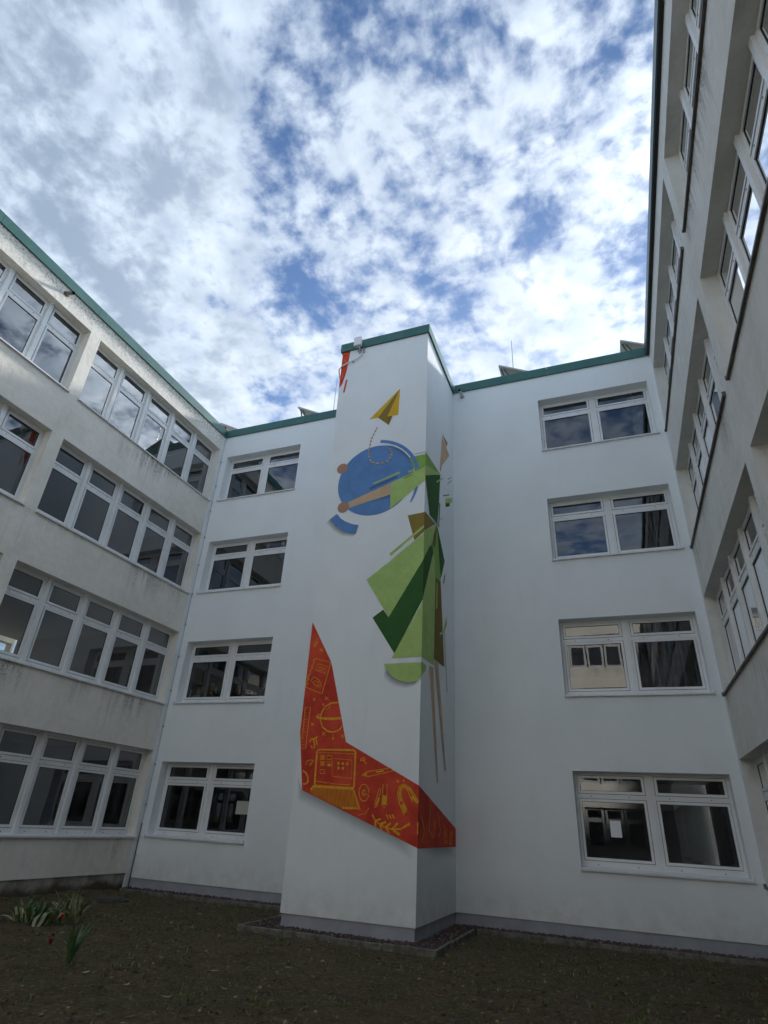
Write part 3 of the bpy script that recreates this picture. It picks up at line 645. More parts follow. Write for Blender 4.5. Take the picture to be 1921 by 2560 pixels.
place_paint('painted_laptop_base','F',[base_],PM['wash'])
for n_,w_,cl_,pts in DOODLES+[('painted_laptop_base',.05,0,[(-1.26,2.07),(-1.223,2.14),(-.371,2.12),(-.215,1.79),(-.571,1.79)])]:
    place_paint(n_,'F',stroke(pts,w_*.92,cl_),PM['stroke'])
for s0_ in ([(-2.5,1.75),(-2.3,1.5),(-2.42,1.3)],[(-1.9,1.95),(-2.0,1.5),(-1.7,1.38),(-1.6,1.7)],[(-1.4,1.8),(-1.2,1.5),(-1.35,1.4)],[(-.95,1.6),(-.85,1.28),(-.7,1.3),(-.75,1.55)],[(-.45,1.5),(-.5,1.28),(-.35,1.26),(-.32,1.5)]):
    place_paint('painted_scribble','R',stroke(s0_,.026,0),PM['stroke'])

# ---------------------------------------------------------------- the two old wings
def wing(name,label,org,rot,sgn,u_near,pitch,width,s0,t0,OLDM,sill_mat,length=24.0,over=.05,colour=None,cor={}):
    """sgn +1: u grows away from the corner; -1: u falls away from it"""
    root=thing(name,(org[0],org[1],GZ),label,'building')
    groups=[]
    for i in range(4):
        a=u_near+i*pitch; b_=a+width; groups.append((a,b_) if sgn>0 else (-b_,-a))
    holes=[(a,b_,s0+H*k_,t0+H*k_) for k_ in storeys for a,b_ in groups]
    U0,U1=(u_near,length) if sgn>0 else (-length,-u_near)
    # the opening that touches the white corner strip is closed by that strip
    E_=.002
    holes=[(max(a,U0+E_) if sgn>0 else a,b_ if sgn>0 else min(b_,U1-E_),c,d) for a,b_,c,d in holes]
    pz=.16
    me=facade(U0,U1,pz,FB+.2,holes,.36,OLDM,OLDM,ROOM); place(root,'wall',me,local(org,rot,0,0,0),rot)
    m_=M(); m_.box((U0,.03,GZ-.3),(U1,.34,pz-.001)); place(root,'plinth',m_.mesh('plinth',PLINTH_OLD),local(org,rot,0,0,0),rot)
    n=5; post=.07; uw=(width-post*(n-1))/n; wm=window_meshes(uw,t0-s0,.42,0)
    pmm=M(); pmm.box((0,-.055,0),(post+.03,.07,t0-s0)); pmm=pmm.mesh('mullion',PVC)
    sm=sill_mesh(width+.03,0,sill_mat,over=.05)
    for k_ in storeys:
        for gi,(a,b_) in enumerate(groups):
            for i in range(n):
                put_window(root,org,rot,a+i*(uw+post),s0+H*k_,wm,.25)
                if i<n-1: place(root,'mullion',pmm,local(org,rot,a+i*(uw+post)+uw-.015,.25,s0+H*k_),rot)
            place(root,'sill',sm,local(org,rot,a-.015,0,s0+H*k_),rot)
    D=7.0
    oh=[(a+j*1.11+.08,a+(j+1)*1.11-.08,s0+H*k_,t0+H*k_) for k_ in storeys for a,b_ in groups for j in range(5)]
    me=facade(U0,U1,GZ,FB+.2,oh,.3,OLDM,OLDM,ROOM); place(root,'rear_wall',me,local(org,rot,0,D,0),rot)
    cuts=[(groups[i][0 if sgn<0 else 1]+groups[i+1][1 if sgn<0 else 0])/2 for i in range(3)]
    room_shell(root,org,rot,U0,U1,D,storeys,cuts+[U0+.08,U1-.08],cor)
    m_=M(); m_.box((U0,.3,FB+.02),(U1,D,FB+.19)); place(root,'roof',m_.mesh('roof',ROOF),local(org,rot,0,0,0),rot)
    if sgn>0: trim(root,org,rot,.08,U1,over=over,colour=colour)
    else: trim(root,org,rot,U0,-.08,over=over,colour=colour)
    return root
lw=wing('school_wing','old beige rendered school wing with long window bands at the left of the courtyard',(XL,0),ROT_L,-1,.168,5.887,5.545,.97,3.02,OLD,SILL,cor={1:[(-24,-6)],0:[(-24,-6),(-3,0)],2:[(-6,0)],3:[(-24,-12)]})
rw=wing('school_wing','old grey rendered school wing with brown sills rising steeply at the right of the courtyard',(XR,0),ROT_R,1,.158,5.995,5.60,.945,3.01,OLD2,SILLB,over=.10,colour=vary('dark_sky_sheen_trim',(.035,.075,.080),(.05,.09,.095),2,.4),cor={3:[]})  # right trim gets a darker bluish copy: grazing sky reflection put in its colour
# opposite wing behind the camera, seen in the panes
op=thing('school_wing',(0,-24.2,GZ),'rendered school wing behind the photographer, seen only as a reflection in the window panes','building')
holes=[(u,u+5.2,.97+H*k_,3.02+H*k_) for k_ in storeys for u in (-7.3,1.2)]
OPP=render_old('far_wing_render',(.40,.385,.34),.3)
me=facade(-7.6,7.2,GZ,FB+.2,holes,.36,OPP,OPP,ROOM); o2=place(op,'wall',me,(0,-24.2,0),math.pi)
m_=M(); m_.box((-7.6,-.05,FB),(7.2,-.02,ROOFZ)); place(op,'roof_trim',m_.mesh('roof_trim',GREEN),(0,-24.2,0),math.pi)
wmo=window_meshes(.98,2.05,.42,0); wmo[0].materials[0]=vary('dimmed_window_frame',(.26,.26,.25),(.20,.20,.19),2,.6)  # white frame colour darkened to dim its sunlit reflection in the panes
for k_ in storeys:
    for u in (-7.3,1.2):
        for i in range(5): put_window(op,(0,-24.2),math.pi,u+i*1.05,.97+H*k_,wmo,.2)
m_=M(); m_.box((-7.6,5,GZ),(7.2,5.2,FB))
for k_ in range(5): m_.box((-7.6,.37,-.04+H*k_),(7.2,4.99,.07+H*k_))
place(op,'room_wall',m_.mesh('room_wall',ROOM),(0,-24.2,0),math.pi)

# ---------------------------------------------------------------- kerb stones, gravel
kerb=thing('kerb',(0,-.4,GZ),'grey concrete edging stones framing the gravel strip along the white walls','kerb')
def kerb_run(a,b_,wd=.06,top=-.135):
    a,b_=Vector(a),Vector(b_); L=(b_-a).length; n=max(1,round(L/1.0)); d=(b_-a)/n; dn=d.normalized(); nr=Vector((-dn.y,dn.x))
    for i in range(n):
        p=a+d*i+dn*.003; q=a+d*(i+1)-dn*.003; h_=random.uniform(-.008,.008); m_=M()
        m_.box((0,-wd/2,GZ-.15),((q-p).length,wd/2,top+h_)); me=m_.mesh('kerb_stone',CONC,.008)
        place(kerb,'kerb_stone',me,(p.x,p.y,0),math.atan2(d.y,d.x)+random.uniform(-.004,.004))
KY=-.37
kerb_run((XL+.1,KY),(-2.25,KY)); kerb_run((-2.22,KY-.03),(-2.22,-3.02)); kerb_run((-2.25,-3.06),(1.41,-3.06)); kerb_run((1.38,-3.02),(1.38,KY-.04)); kerb_run((1.42,KY),(XR-.03,KY))
LAVA=mat('lava_gravel',(.12,.07,.06),.9); g,b=gm(LAVA); rd=g.n('ShaderNodeNewGeometry').outputs['Random Per Island']
cr=g.n('ShaderNodeValToRGB'); g.link(rd,cr.inputs[0]); el=cr.color_ramp.elements; el[0].color=(.045,.025,.025,1); el[1].color=(.26,.20,.16,1)
for p_,c_ in ((.35,(.075,.045,.042,1)),(.65,(.105,.068,.06,1)),(.88,(.085,.072,.07,1))): e=el.new(p_); e.color=c_
g.link(cr.outputs[0],b.inputs['Base Color'])
ico=bmesh.new(); bmesh.ops.create_icosphere(ico,subdivisions=1,radius=1); bv=np.array([v.co[:] for v in ico.verts]); bf=np.array([[v.index for v in f.verts] for f in ico.faces]); ico.free()
regs=[((XL+.03,KY+.03),(TL,0.02),1500),((-2.18,-3.02),(TL,KY),900),((TL,-3.02),(TR,-DT+.02),950),((TR,-3.02),(1.34,KY),1000),((TR,KY),(XR,.02),2600)]
vs=[];fs=[];k0=0
for (a,b_,n) in regs:
    for i in range(int(n*1.35)):
        s_=rng.uniform(.011,.024)*np.array([1,rng.uniform(.7,1.2),rng.uniform(.5,.9)]); v=bv*(1+rng.uniform(-.22,.22,(len(bv),1)))*s_
        th=rng.uniform(0,6.28); c_,s2=math.cos(th),math.sin(th); v=np.stack([v[:,0]*c_-v[:,1]*s2,v[:,0]*s2+v[:,1]*c_,v[:,2]],1)
        x=rng.uniform(a[0],b_[0]); y=rng.uniform(a[1],b_[1])
        vs.append(v+[x,y,-.165+rng.uniform(0,.035)]); fs.append(bf+k0); k0+=len(bv)
me=bpy.data.meshes.new('gravel'); me.from_pydata(np.concatenate(vs).tolist(),[],np.concatenate(fs).tolist())
tag(link_obj('gravel',me,LAVA),'reddish brown lava gravel filling the strip between kerb and white wall','gravel',kind='stuff')
m_=M()
for (a,b_,n) in regs: m_.box((a[0],a[1],GZ-.1),(b_[0],b_[1],-.168-.001*len(m_.f)/6))
tag(link_obj('gravel_bed',m_.mesh('gravel_bed',vary('gravel_bed',(.05,.03,.028),(.03,.02,.018),30,.95))),kind='structure')

# ---------------------------------------------------------------- grass, dry leaves
BLADE=mat('grass_blades',(.05,.06,.02),.8); g,b=gm(BLADE); rd=g.n('ShaderNodeNewGeometry').outputs['Random Per Island']
cr=g.n('ShaderNodeValToRGB'); g.link(rd,cr.inputs[0]); el=cr.color_ramp.elements; el[0].color=(.035,.050,.016,1); el[1].color=(.30,.26,.14,1)
for p_,c_ in ((.45,(.065,.09,.026,1)),(.70,(.11,.11,.045,1)),(.9,(.14,.115,.06,1))): e=el.new(p_); e.color=c_
g.link(cr.outputs[0],b.inputs['Base Color'])
def free(x,y):
    if y>-.42 or y<-13.5: return False
    if -2.27<x<1.43 and y>-3.12: return False
    return XL+.05<x<XR-.02
vs=[];fs=[]; n=0
while n<34000:
    y=-.4-12.5*random.random()**1.15; x=random.uniform(XL,XR)
    if not free(x,y): continue
    dens=.5+.9*noise.noise((x*.8,y*.8,3))+.5*noise.noise((x*3,y*3,7))
    if random.random()>max(.12,dens): continue
    z=gz(x,y)-.004
    for j in range(random.randint(1,3)):
        xx,yy=x+random.gauss(0,.018),y+random.gauss(0,.018); a=random.uniform(0,6.28); l=random.uniform(.015,.05); wv=random.uniform(.0022,.0045); le=random.uniform(.4,1.6)
        dx,dy=math.cos(a),math.sin(a); hx,hy=dx*l*le,dy*l*le; k_=len(vs)
        vs+= [(xx-dy*wv,yy+dx*wv,z),(xx+dy*wv,yy-dx*wv,z),(xx+hx*.5-dy*wv*.7,yy+hy*.5+dx*wv*.7,z+l*.7),(xx+hx*.5+dy*wv*.7,yy+hy*.5-dx*wv*.7,z+l*.7),(xx+hx,yy+hy,z+l*.75)]
        fs+= [(k_,k_+1,k_+3,k_+2),(k_+2,k_+3,k_+4)]; n+=1
me=bpy.data.meshes.new('grass'); me.from_pydata(vs,[],fs); tag(link_obj('grass',me,BLADE),'sparse short grass and moss over the dark courtyard earth','grass',kind='stuff')
# tufts: taller bundles of blades
vs=[];fs=[]
for i in range(1500):
    y=-.5-11.0*random.random(); x=random.uniform(XL+.05,XR-.05)
    if random.random()<.12: x=XL+random.uniform(.02,.35)
    if not free(x,y) or noise.noise((x*.7+5,y*.7,3))<random.uniform(-.35,.25): continue
    z=gz(x,y)-.006; hh=random.uniform(.025,.075)
    for j in range(random.randint(6,16)):
        a=random.uniform(0,6.28); l=hh*random.uniform(.6,1.3); wv=random.uniform(.003,.006); le=random.uniform(.3,1.3); xx,yy=x+random.gauss(0,.02),y+random.gauss(0,.02)
        dx,dy=math.cos(a),math.sin(a); hx,hy=dx*l*le,dy*l*le; k_=len(vs)
        vs+= [(xx-dy*wv,yy+dx*wv,z),(xx+dy*wv,yy-dx*wv,z),(xx+hx*.5-dy*wv*.8,yy+hy*.5+dx*wv*.8,z+l*.7),(xx+hx*.5+dy*wv*.8,yy+hy*.5-dx*wv*.8,z+l*.7),(xx+hx,yy+hy,z+l*.75)]
        fs+= [(k_,k_+1,k_+3,k_+2),(k_+2,k_+3,k_+4)]
TUFT=BLADE.copy(); TUFT.name='tuft_blades'
for e,c_ in zip([n_ for n_ in TUFT.node_tree.nodes if n_.type=='VALTORGB'][0].color_ramp.elements,((.05,.085,.02,1),(.09,.14,.03,1),(.15,.19,.05,1),(.24,.22,.09,1),(.42,.38,.22,1))): e.color=c_
me=bpy.data.meshes.new('grass_tufts'); me.from_pydata(vs,[],fs); tag(link_obj('grass_tufts',me,TUFT),'small loose tufts of green and straw coloured grass over the courtyard earth','grass',kind='stuff')
vs=[];fs=[];k0=0
for i in range(5200):
    y=-.45-11.2*random.random(); x=random.uniform(XL,XR)
    if not free(x,y) or noise.noise((x*.9+2,y*.9,8))<random.uniform(-.5,.3): continue
    s_=abs(random.gauss(0,.012))+.006; v=bv*(1+rng.uniform(-.25,.25,(len(bv),1)))*np.array([1,.85,.6])*s_; vs.append(v+[x,y,gz(x,y)+s_*.2]); fs.append(bf+k0); k0+=len(bv)
me=bpy.data.meshes.new('soil_clods'); me.from_pydata(np.concatenate(vs).tolist(),[],np.concatenate(fs).tolist())
SOIL=mat('soil_clods',(.07,.05,.03),.95,spec=.2); g,b=gm(SOIL); rd=g.n('ShaderNodeNewGeometry').outputs['Random Per Island']
g.link(g.mix(g.ramp(rd,.3,1.0),(.07,.05,.032),(.24,.19,.12)),b.inputs['Base Color'])
tag(link_obj('soil_clods',me,SOIL),'loose crumbs of brown soil and small stones on the courtyard earth','soil',kind='stuff')
LEAF=mat('dry_leaf',(.3,.25,.16),.8); g,b=gm(LEAF); rd=g.n('ShaderNodeNewGeometry').outputs['Random Per Island']
cr=g.n('ShaderNodeValToRGB'); g.link(rd,cr.inputs[0]); el=cr.color_ramp.elements; el[0].color=(.07,.045,.025,1); el[1].color=(.42,.40,.30,1); e=el.new(.6); e.color=(.17,.13,.07,1); e=el.new(.85); e.color=(.26,.21,.13,1)
g.link(cr.outputs[0],b.inputs['Base Color'])
vs=[];fs=[]
for i in range(2600):
    y=-.45-11.5*random.random(); x=random.uniform(XL,XR)
    if not free(x,y): continue
    big_=random.random()<.09; l=random.uniform(.03,.075) if big_ else random.uniform(.006,.02); w_=l*random.uniform(.25,.5); a=random.uniform(0,6.28); z=gz(x,y)+.008
    c_,s2=math.cos(a),math.sin(a); k_=len(vs); cu=random.uniform(.1,.5)*l
    for (p_,q_,zz) in ((-l,0,cu),(-l*.3,w_,0),(l*.4,w_*.8,.2*cu),(l,0,cu*.8),(l*.4,-w_*.8,.3*cu),(-l*.3,-w_,.1*cu)): vs.append((x+p_*c_-q_*s2,y+p_*s2+q_*c_,z+zz))
    fs.append(tuple(range(k_,k_+6)))
me=bpy.data.meshes.new('dry_leaves'); me.from_pydata(vs,[],fs); tag(link_obj('dry_leaves',me,LEAF),'scattered dry leaves and pale bits lying over the dark earth','leaves',kind='stuff')

# ---------------------------------------------------------------- manhole lid
mh=thing('manhole',(-6.25,-1.92,GZ),'round dark concrete manhole cover in the earth near the left corner','manhole')
m_=M(); m_.tube([(0,0,-.10),(0,0,.045)],.40,28); place(mh,'ring',m_.mesh('ring',vary('damp_concrete',(.10,.09,.075),(.05,.045,.035),6,.95,.6,60),.01),(-6.25,-1.92,GZ),0)
m_=M(); m_.tube([(0,0,.046),(0,0,.065)],.33,28); place(mh,'cover',m_.mesh('cover',vary('damp_cover',(.075,.065,.055),(.04,.035,.03),9,.9,.6,60),.006),(-6.25,-1.92,GZ),0)

# ---------------------------------------------------------------- plants
LG=vary('tulip_leaf',(.045,.095,.03),(.06,.13,.05),9,.5); LP_=vary('pale_dying_leaf',(.34,.35,.22),(.22,.24,.12),12,.7); LY=vary('yellow_green_leaf',(.17,.22,.07),(.10,.15,.04),12,.6)
RED=mat('red_petal',(.55,.012,.03),.5); DRED=mat('dark_red_petal',(.20,.008,.03),.5)
def leaf_mesh(l,w,bend,az,lean,mt,fold=.25):
    m_=M(); n=7; pr=None; p=Vector((0,0,0)); el_=math.pi/2-lean
    for i in range(n+1):
        t_=i/n; ww=w*math.sin(math.pi*min(1,(.12+.88*t_)))**.8 if i<n else 0
        e_=el_-bend*t_*t_
        side=Vector((-math.sin(az),math.cos(az),0)); up=Vector((-math.cos(az)*math.sin(e_),-math.sin(az)*math.sin(e_),math.cos(e_)))
        cur=(p+side*ww+up*ww*fold,p.copy(),p-side*ww+up*ww*fold)
        if pr: m_.poly([pr[0],pr[1],cur[1],cur[0]]); m_.poly([pr[1],pr[2],cur[2],cur[1]])
        pr=cur; p=p+Vector((math.cos(az)*math.cos(e_),math.sin(az)*math.cos(e_),math.sin(e_)))*(l/n)
    me=bpy.data.meshes.new('leaf'); me.from_pydata(m_.v,[],m_.f); me.materials.append(mt); me.shade_smooth(); return me
def clump(root,c,spread,specs):
    for (n,l,w,bend,lean,mt) in specs:
        for i in range(n):
            az=random.uniform(0,6.28); rr=spread*random.random()**.5; a2=random.uniform(0,6.28)
            me=leaf_mesh(l*random.uniform(.7,1.2),w*random.uniform(.7,1.2),bend*random.uniform(.4,1.4),az,lean*random.uniform(.4,1.3),mt)
            x,y=c[0]+rr*math.cos(a2),c[1]+rr*math.sin(a2)*.7; place(root,'leaf',me,(x,y,GZ-.01),0)
def flower(root,base,top,mt,r=.035):
    m_=M(); b0=Vector(base); t0_=Vector(top); mid=(b0+t0_)/2+Vector((.015,0,.02)); m_.tube([b0,mid,t0_],.004,6); me=m_.mesh('stem',LG); place(root,'stem',me,(0,0,0),0)
    for i in range(6):
        a=i*math.pi/3+.2; me=leaf_mesh(r*2.1,r*.62,-.5,a,.55,mt,.5); me.name='petal'; place(root,'petal',me,tuple(t0_+Vector((math.cos(a),math.sin(a),0))*r*.15),0)
pl=thing('garden_plant',(-5.0,-4.75,GZ),'clump of fading green and pale leaves near the left wing','plant')
clump(pl,(-5.25,-4.85),.26,[(30,.38,.022,.7,.35,LG),(12,.28,.05,1.4,.8,LP_),(12,.34,.014,.6,.45,LY)])
clump(pl,(-4.95,-4.95),.24,[(16,.36,.022,.9,.45,LG),(14,.30,.05,1.7,.8,LP_),(12,.34,.016,.9,.5,LY)])
clump(pl,(-4.78,-4.45),.24,[(16,.46,.02,.9,.4,LY),(24,.46,.034,1.9,.5,LP_),(12,.52,.010,.5,.25,LP_)])
tu=thing('tulip',(-4.62,-4.78,GZ),'single bright red tulip beside the fading leaf clump','flower','red tulips in the courtyard')
flower(tu,(-4.55,-4.80,GZ),(-4.50,-4.86,GZ+.11),RED,.038); clump(tu,(-4.63,-4.77),.04,[(3,.16,.016,.8,.5,LG)])
tu=thing('tulip',(-2.41,-6.68,GZ),'dark red tulip leaning left from a small green leaf tuft in the open earth','flower','red tulips in the courtyard')
flower(tu,(-2.45,-6.68,GZ),(-2.72,-6.74,GZ+.17),DRED,.036); clump(tu,(-2.38,-6.68),.05,[(15,.44,.019,.5,.34,LG),(3,.34,.014,.9,.5,LP_)])
clump(tu,(-2.5,-6.6),.08,[(8,.28,.012,.9,.6,LG)])

# ---------------------------------------------------------------- roof things
def panel(x0,w,label,y0=.2,zr=ROOFZ,hi=.66,tilt=.50):
    root=thing('solar_panel',(x0,y0,ROOFZ-.05),label,'solar panel','solar panels on the flat roof')
    L=w/math.cos(tilt); me_=M(); me_.box((0,0,-.02),(L,1.65,.02)); me=me_.mesh('panel',[PVM]); o=place(root,'panel',me,(x0,y0,zr+hi),0); o.rotation_euler=(0,tilt,0)
    f_m=M()
    for a,b_ in (((0,-.012,-.026),(L,-.001,.026)),((0,1.651,-.026),(L,1.662,.026)),((-.012,-.012,-.026),(-.001,1.662,.026)),((L+.001,-.012,-.026),(L+.012,1.662,.026)),((0,0,-.026),(L,1.65,-.0205))): f_m.box(a,b_)
    o=place(root,'panel_frame',f_m.mesh('panel_frame',PVB),(x0,y0,zr+hi),0); o.rotation_euler=(0,tilt,0)
    for yy in (y0+.12,y0+1.45):
        m_=M(); m_.tube([(x0+.03,yy,zr+hi-.03),(x0+.22,yy,zr-.05)],.022,6); m_.tube([(x0+.12,yy,zr+hi-.08),(x0+.45,yy,zr-.05)],.018,6); m_.tube([(x0+w*.9,yy,zr+hi-math.tan(tilt)*w*.9-.03),(x0+w*.9,yy,zr-.05)],.018,6)
        place(root,'bracket',m_.mesh('bracket',DARKM),(0,0,0),0)
    return root
def at(x,y_from,y): # keep the sight line while moving from one depth to another
    return 4.4847+(x-4.4847)*(y+13.9136)/(y_from+13.9136)
panel(at(-9.2,1.5,.2),1.1,'tilted solar panel peeping over the roof edge in the left corner')
panel(at(-5.61,1.5,.2),1.1,'tilted solar panel on the roof between the left corner and the tower')
panel(at(2.18,1.5,.2),1.1,'tilted solar panel on the roof right of the tower beside the thin rod')
panel(at(6.09,1.5,.2),1.1,'tilted solar panel on the roof next to the right wing')
for x,lab in ((at(-4.06,1.5,.8),'thin lightning rod on the roof left of the tower'),(at(2.65,1.5,.8),'thin lightning rod on the roof right of the tower')):
    rod=thing('lightning_rod',(x,.8,ROOFZ-.05),lab,'lightning rod','lightning rods on the roof')
    m_=M(); m_.tube([(0,0,0),(0,0,1.0),(0,0,2.25)],[.016,.014,.010],6); place(rod,'rod',m_.mesh('rod',METAL),(x,.8,ROOFZ-.05),0)
    m_=M(); m_.box((-.15,-.15,-.06),(.15,.15,.05)); place(rod,'foot',m_.mesh('foot',CONC,.01),(x,.8,ROOFZ-.05),0)
def spout(p0,p1,label,mt):
    root=thing('roof_spout',p0,label,'pipe','roof overflow spouts'); p0,p1=Vector(p0),Vector(p1); d=(p1-p0)
    m_=M(); m_.tube([p0-d*.3,p1],.048,14,cap=False); m_.tube([p1,p0],.041,14,cap=False,mi=1); place(root,'pipe',m_.mesh('pipe',[mt,BLACK],smooth=True),(0,0,0),0)
    m_=M(); m_.tube([p0,p0+d.normalized()*.015],.075,16); place(root,'collar',m_.mesh('collar',mt),(0,0,0),0)
spout((XL-.12,-7.05,13.30),(XL+.16,-7.05,13.24),'dark overflow pipe stub under the green edge of the left wing',RUST)
spout((1.22,0,13.33),(1.21,-.30,13.36),'pale overflow pipe stub under the roof edge beside the tower',METAL)

# box and conduit on the tower
bx=thing('antenna_box',(-1.1,-DT-.15,13.3),'small white box on the green edge of the tower top','box')
m_=M(); m_.box((-1.225,-DT-.20,13.50),(-.99,-DT-.155,13.80)); place(bx,'cover',m_.mesh('cover',PLAST,.006),(0,0,0),0)
m_=M(); m_.box((-1.19,-DT-.154,13.53),(-1.02,-DT-.054,13.77)); place(bx,'housing',m_.mesh('housing',PLAST,.004),(0,0,0),0)
m_=M(); m_.tube([(-1.06,-DT-.001,13.42),(-1.06,-DT-.13,13.42),(-1.08,-DT-.13,13.52)],.025,8); m_.box((-1.13,-DT-.03,13.33),(-.94,-DT-.001,13.50)); m_.tube([(-1.14,-DT-.02,13.38),(-1.16,-DT-.12,13.5)],.012,6); place(bx,'bracket',m_.mesh('bracket',METAL),(0,0,0),0)
cd=thing('conduit_pipe',(-1.3,-DT-.05,13.0),'white cable conduit curling from the antenna box round the left edge of the tower','pipe')
yy=-DT-.055; pts=[(-1.0,yy,13.40),(-1.0,yy,13.29),(-1.03,yy,13.20),(-1.13,yy,13.12),(-1.27,yy,13.07),(-1.45,yy,13.01),(-1.60,yy,12.95),(-1.70,yy+.04,12.88),(-1.715,yy+.12,12.74),(-1.705,yy+.22,12.6),(-1.70,yy+.35,12.35),(-1.70,yy+.4,11.8),(-1.70,yy+.4,4)]
m_=M(); m_.tube(pts,.019,8); place(cd,'tube',m_.mesh('tube',PLAST,smooth=True),(0,0,0),0)
for x,z in ((-1.27,13.07),): m_=M(); m_.box((x-.02,-DT-.04,z-.03),(x+.02,-DT-.001,z+.01)); place(cd,'clip',m_.mesh('clip',METAL),(0,0,0),0)
# lightning conductor in the left corner
lc=thing('lightning_conductor',(XL+.02,-.04,GZ),'thin grey lightning conductor with clips running down the left corner','cable')
m_=M(); m_.tube([(XL+.03,-.03,13.45),(XL+.03,-.03,1.2)],.006,6); place(lc,'rod',m_.mesh('rod',METAL),(0,0,0),0)
m_=M(); m_.tube([(XL+.03,-.03,1.25),(XL+.03,-.035,GZ)],.011,6); place(lc,'ground_rod',m_.mesh('ground_rod',DARKM),(0,0,0),0)
m_=M(); m_.box((-.018,-.014,-.02),(.018,.03,.02)); cm=m_.mesh('clip',METAL)
for z in [1.25,.95,.55,.2]+[1.7+.98*i for i in range(12)]: place(lc,'clip',cm,(XL+.03,-.03,z),0)

# paper notices in the ground floor panes
m_=M(); m_.box((0,0,0),(.21,.002,.297)); o=link_obj('paper_notice',m_.mesh('paper_notice',mat('white_paper',(.78,.79,.80),.8)),loc=(4.075,.288,1.565)); tag(o,'white paper sheet stuck in the ground floor window right of the tower','notice')
m_=M(); m_.box((0,0,0),(.42,.002,.297)); o=link_obj('paper_notice',m_.mesh('paper_notice',mat('yellowish_paper',(.42,.43,.36),.8)),loc=(-4.86,.288,1.595)); tag(o,'yellowish paper sheet in the ground floor window left of the tower','notice')

# curtains behind the right hand windows
CURT=vary('grey_curtain',(.16,.16,.15),(.10,.10,.10),5,.9)
def curtain(x0,x1,z0,z1,label,y=.75):
    m_=M(); n=60
    for i in range(n):
        a,b_=i/n,(i+1)/n; f=lambda t_:(x0+(x1-x0)*t_,y+.05*math.sin(t_*38)+.03*math.sin(t_*91+1))
        p,q=f(a),f(b_); m_.poly([(p[0]-x0,p[1]-y,0),(q[0]-x0,q[1]-y,0),(q[0]-x0,q[1]-y,z1-z0),(p[0]-x0,p[1]-y,z1-z0)])
    me=bpy.data.meshes.new('curtain'); me.from_pydata(m_.v,[],m_.f); me.materials.append(CURT); me.shade_smooth()
    tag(link_obj('curtain',me,loc=(x0,y,z0)),label,'curtain','curtains behind the panes')
curtain(5.9,6.6,10.0,13.0,'grey curtain at the right end of the top floor window right of the tower')
curtain(5.75,6.6,6.9,9.7,'grey curtain at the right end of the third floor window right of the tower')
curtain(5.0,6.6,3.6,6.4,'wide dark curtain behind the second floor window right of the tower')

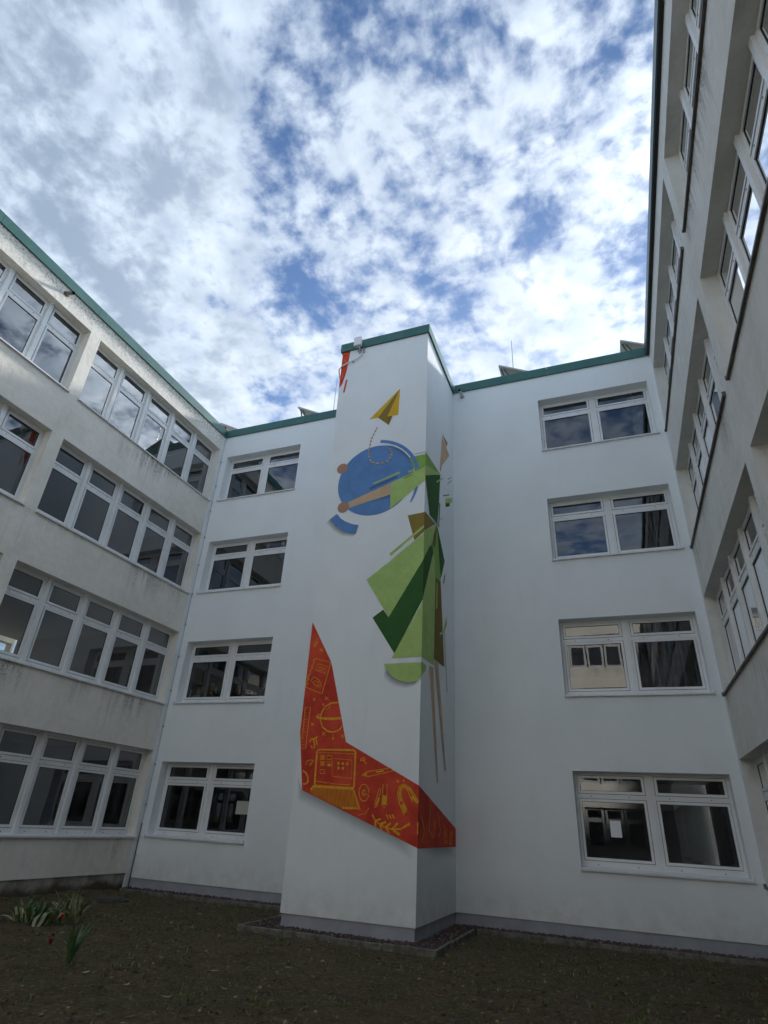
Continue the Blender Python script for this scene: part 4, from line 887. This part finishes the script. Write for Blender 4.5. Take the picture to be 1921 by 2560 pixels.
# ---------------------------------------------------------------- people behind the first floor window left of the tower
def skinmesh(name,J,E,mt,sub=2):
    keys=list(J); me=bpy.data.meshes.new(name); me.from_pydata([J[k_][:3] for k_ in keys],[(keys.index(a),keys.index(b_)) for a,b_ in E],[]); me.materials.append(mt)
    o=bpy.data.objects.new(name,me); COL.objects.link(o); me.skin_vertices or None
    sm=o.modifiers.new('skin','SKIN')
    if not me.skin_vertices:
        bm=bmesh.new(); bm.from_mesh(me); bm.verts.layers.skin.verify(); bm.to_mesh(me); bm.free()
    for i,k_ in enumerate(keys):
        r=J[k_][3]; me.skin_vertices[0].data[i].radius=(r if isinstance(r,tuple) else (r,r))
    me.skin_vertices[0].data[0].use_root=True
    ss=o.modifiers.new('sub','SUBSURF'); ss.levels=sub; ss.render_levels=sub; sm.use_smooth_shade=True
    return o
def person(x,y,zf,h,face,pose,shirt,trousers,hair,skin,label,hairlong=False):
    k_=h/1.75; root=thing('person',(x,y,zf),label,'person',rot=face)
    J={'pelvis':(0,0,.98,.12),'waist':(0,0,1.12,.115),'chest':(0,.0,1.32,.135),'neck0':(0,0,1.46,.06),'neck':(0,-.01,1.53,.055),'head0':(0,-.02,1.60,.075),'head':(0,-.02,1.68,.088),'crown':(0,-.01,1.75,.06)}
    E=[('pelvis','waist'),('waist','chest'),('chest','neck0'),('neck0','neck'),('neck','head0'),('head0','head'),('head','crown')]
    for s_ in (-1,1):
        t_='R' if s_<0 else 'L'
        J['sh'+t_]=(s_*.19,0,1.42,.055); E.append(('chest','sh'+t_))
        if pose==s_ or pose==2: el_,wr=(s_*.27,-.12,1.24),(s_*.22,-.26,1.45); fd=Vector((0,-.1,1)).normalized()
        else: el_,wr=(s_*.26,.02,1.14),(s_*.24,-.06,.90); fd=Vector((0,-.15,-1)).normalized()
        J['el'+t_]=(*el_,.042); J['wr'+t_]=(*wr,.028); pm_=Vector(wr)+fd*.06; J['pa'+t_]=(*pm_,(.036,.018)); E+= [('sh'+t_,'el'+t_),('el'+t_,'wr'+t_),('wr'+t_,'pa'+t_)]
        for fi,(off,ln) in enumerate(((-.03,.07),(-.01,.08),(.01,.075),(.03,.06))):
            a=pm_+fd*.035+Vector((off,0,0)); b_=a+fd*ln+Vector((off*.4,-.012,0)); J['f%s%d'%(t_,fi)]=(*a,.009); J['g%s%d'%(t_,fi)]=(*b_,.007); E+= [('pa'+t_,'f%s%d'%(t_,fi)),('f%s%d'%(t_,fi),'g%s%d'%(t_,fi))]
        a=pm_+Vector((-s_*.05,-.01,0))+fd*.01; J['th'+t_]=(*a,.010); J['tt'+t_]=(*(a+fd*.04+Vector((-s_*.012,0,0))),.008); E+= [('pa'+t_,'th'+t_),('th'+t_,'tt'+t_)]
        J['hip'+t_]=(s_*.09,0,.92,.095); J['kn'+t_]=(s_*.10,-.01,.50,.06); J['an'+t_]=(s_*.10,.02,.09,.038); J['to'+t_]=(s_*.11,-.14,.03,.032); E+= [('pelvis','hip'+t_),('hip'+t_,'kn'+t_),('kn'+t_,'an'+t_),('an'+t_,'to'+t_)]
    J={a:(b_[0]*k_,b_[1]*k_,b_[2]*k_,(b_[3][0]*k_,b_[3][1]*k_) if isinstance(b_[3],tuple) else b_[3]*k_) for a,b_ in J.items()}
    o=skinmesh('body',J,E,skin); o.parent=root
    inf=lambda ks,d:{a:(J[a][0],J[a][1],J[a][2],J[a][3]+d) for a in ks}
    o=skinmesh('shirt',inf(['waist','chest','neck0','shR','elR','wrR','shL','elL','wrL'],.018*k_),[('waist','chest'),('chest','neck0'),('chest','shR'),('shR','elR'),('elR','wrR'),('chest','shL'),('shL','elL'),('elL','wrL')],shirt); o.parent=root
    o=skinmesh('trousers',inf(['pelvis','hipR','knR','anR','hipL','knL','anL'],.02*k_),[('pelvis','hipR'),('hipR','knR'),('knR','anR'),('pelvis','hipL'),('hipL','knL'),('knL','anL')],trousers); o.parent=root
    bm=bmesh.new(); bmesh.ops.create_uvsphere(bm,u_segments=20,v_segments=12,radius=1)
    cut=[v for v in bm.verts if (v.co.y<-.35 and v.co.z<.45) or v.co.z<(-.9 if hairlong else -.25)]; bmesh.ops.delete(bm,geom=cut,context='VERTS')
    bmesh.ops.scale(bm,vec=(.108*k_,.118*k_,(.17 if hairlong else .125)*k_),verts=bm.verts); bmesh.ops.translate(bm,vec=(0,0,(1.67 if not hairlong else 1.64)*k_),verts=bm.verts)
    me=bpy.data.meshes.new('hair'); bm.to_mesh(me); bm.free(); me.materials.append(hair); me.shade_smooth(); o=bpy.data.objects.new('hair',me); COL.objects.link(o); o.parent=root
    for s_ in (-1,1):
        bm=bmesh.new(); bmesh.ops.create_uvsphere(bm,u_segments=8,v_segments=6,radius=.013*k_); bmesh.ops.translate(bm,vec=(s_*.034*k_,-.098*k_,1.675*k_),verts=bm.verts)
        me=bpy.data.meshes.new('eye'); bm.to_mesh(me); bm.free(); me.materials.append(GASKET); o=bpy.data.objects.new('eye',me); COL.objects.link(o); o.parent=root
    m_=M(); m_.tube([(0,-.09*k_,1.665*k_),(0,-.118*k_,1.635*k_)],[.008*k_,.015*k_],6); m_.box((-.022*k_,-.098*k_,1.598*k_),(.022*k_,-.088*k_,1.606*k_)); o=link_obj('nose',m_.mesh('nose',skin,smooth=True),parent=root)
SKIN=vary('skin',(.50,.30,.21),(.44,.25,.18),8,.6); HB=mat('brown_hair',(.05,.03,.02),.7); HD=mat('dark_hair',(.02,.015,.012),.7)
c1=mat('dark_jumper',(.03,.035,.05),.9); c2=mat('white_shirt',(.6,.6,.6),.9); c3=mat('dark_green_shirt',(.03,.05,.035),.9); tr1=mat('dark_trousers',(.02,.02,.03),.9)
person(-6.93,.62,3.37,1.48,.35,-1,c2,tr1,HB,SKIN,'child in a white shirt raising a hand, leftmost behind the pane')
person(-6.55,.66,3.37,1.56,.35,2,c1,tr1,HD,SKIN,'child in a dark top with both hands raised behind the left pane')
person(-5.42,.66,3.37,1.62,.3,0,c1,tr1,HB,SKIN,'taller person in a dark top alone behind the right pane')
person(-4.86,.66,3.37,1.45,.3,1,c3,tr1,HD,SKIN,'short person in a dark green top at the right edge of the right pane')
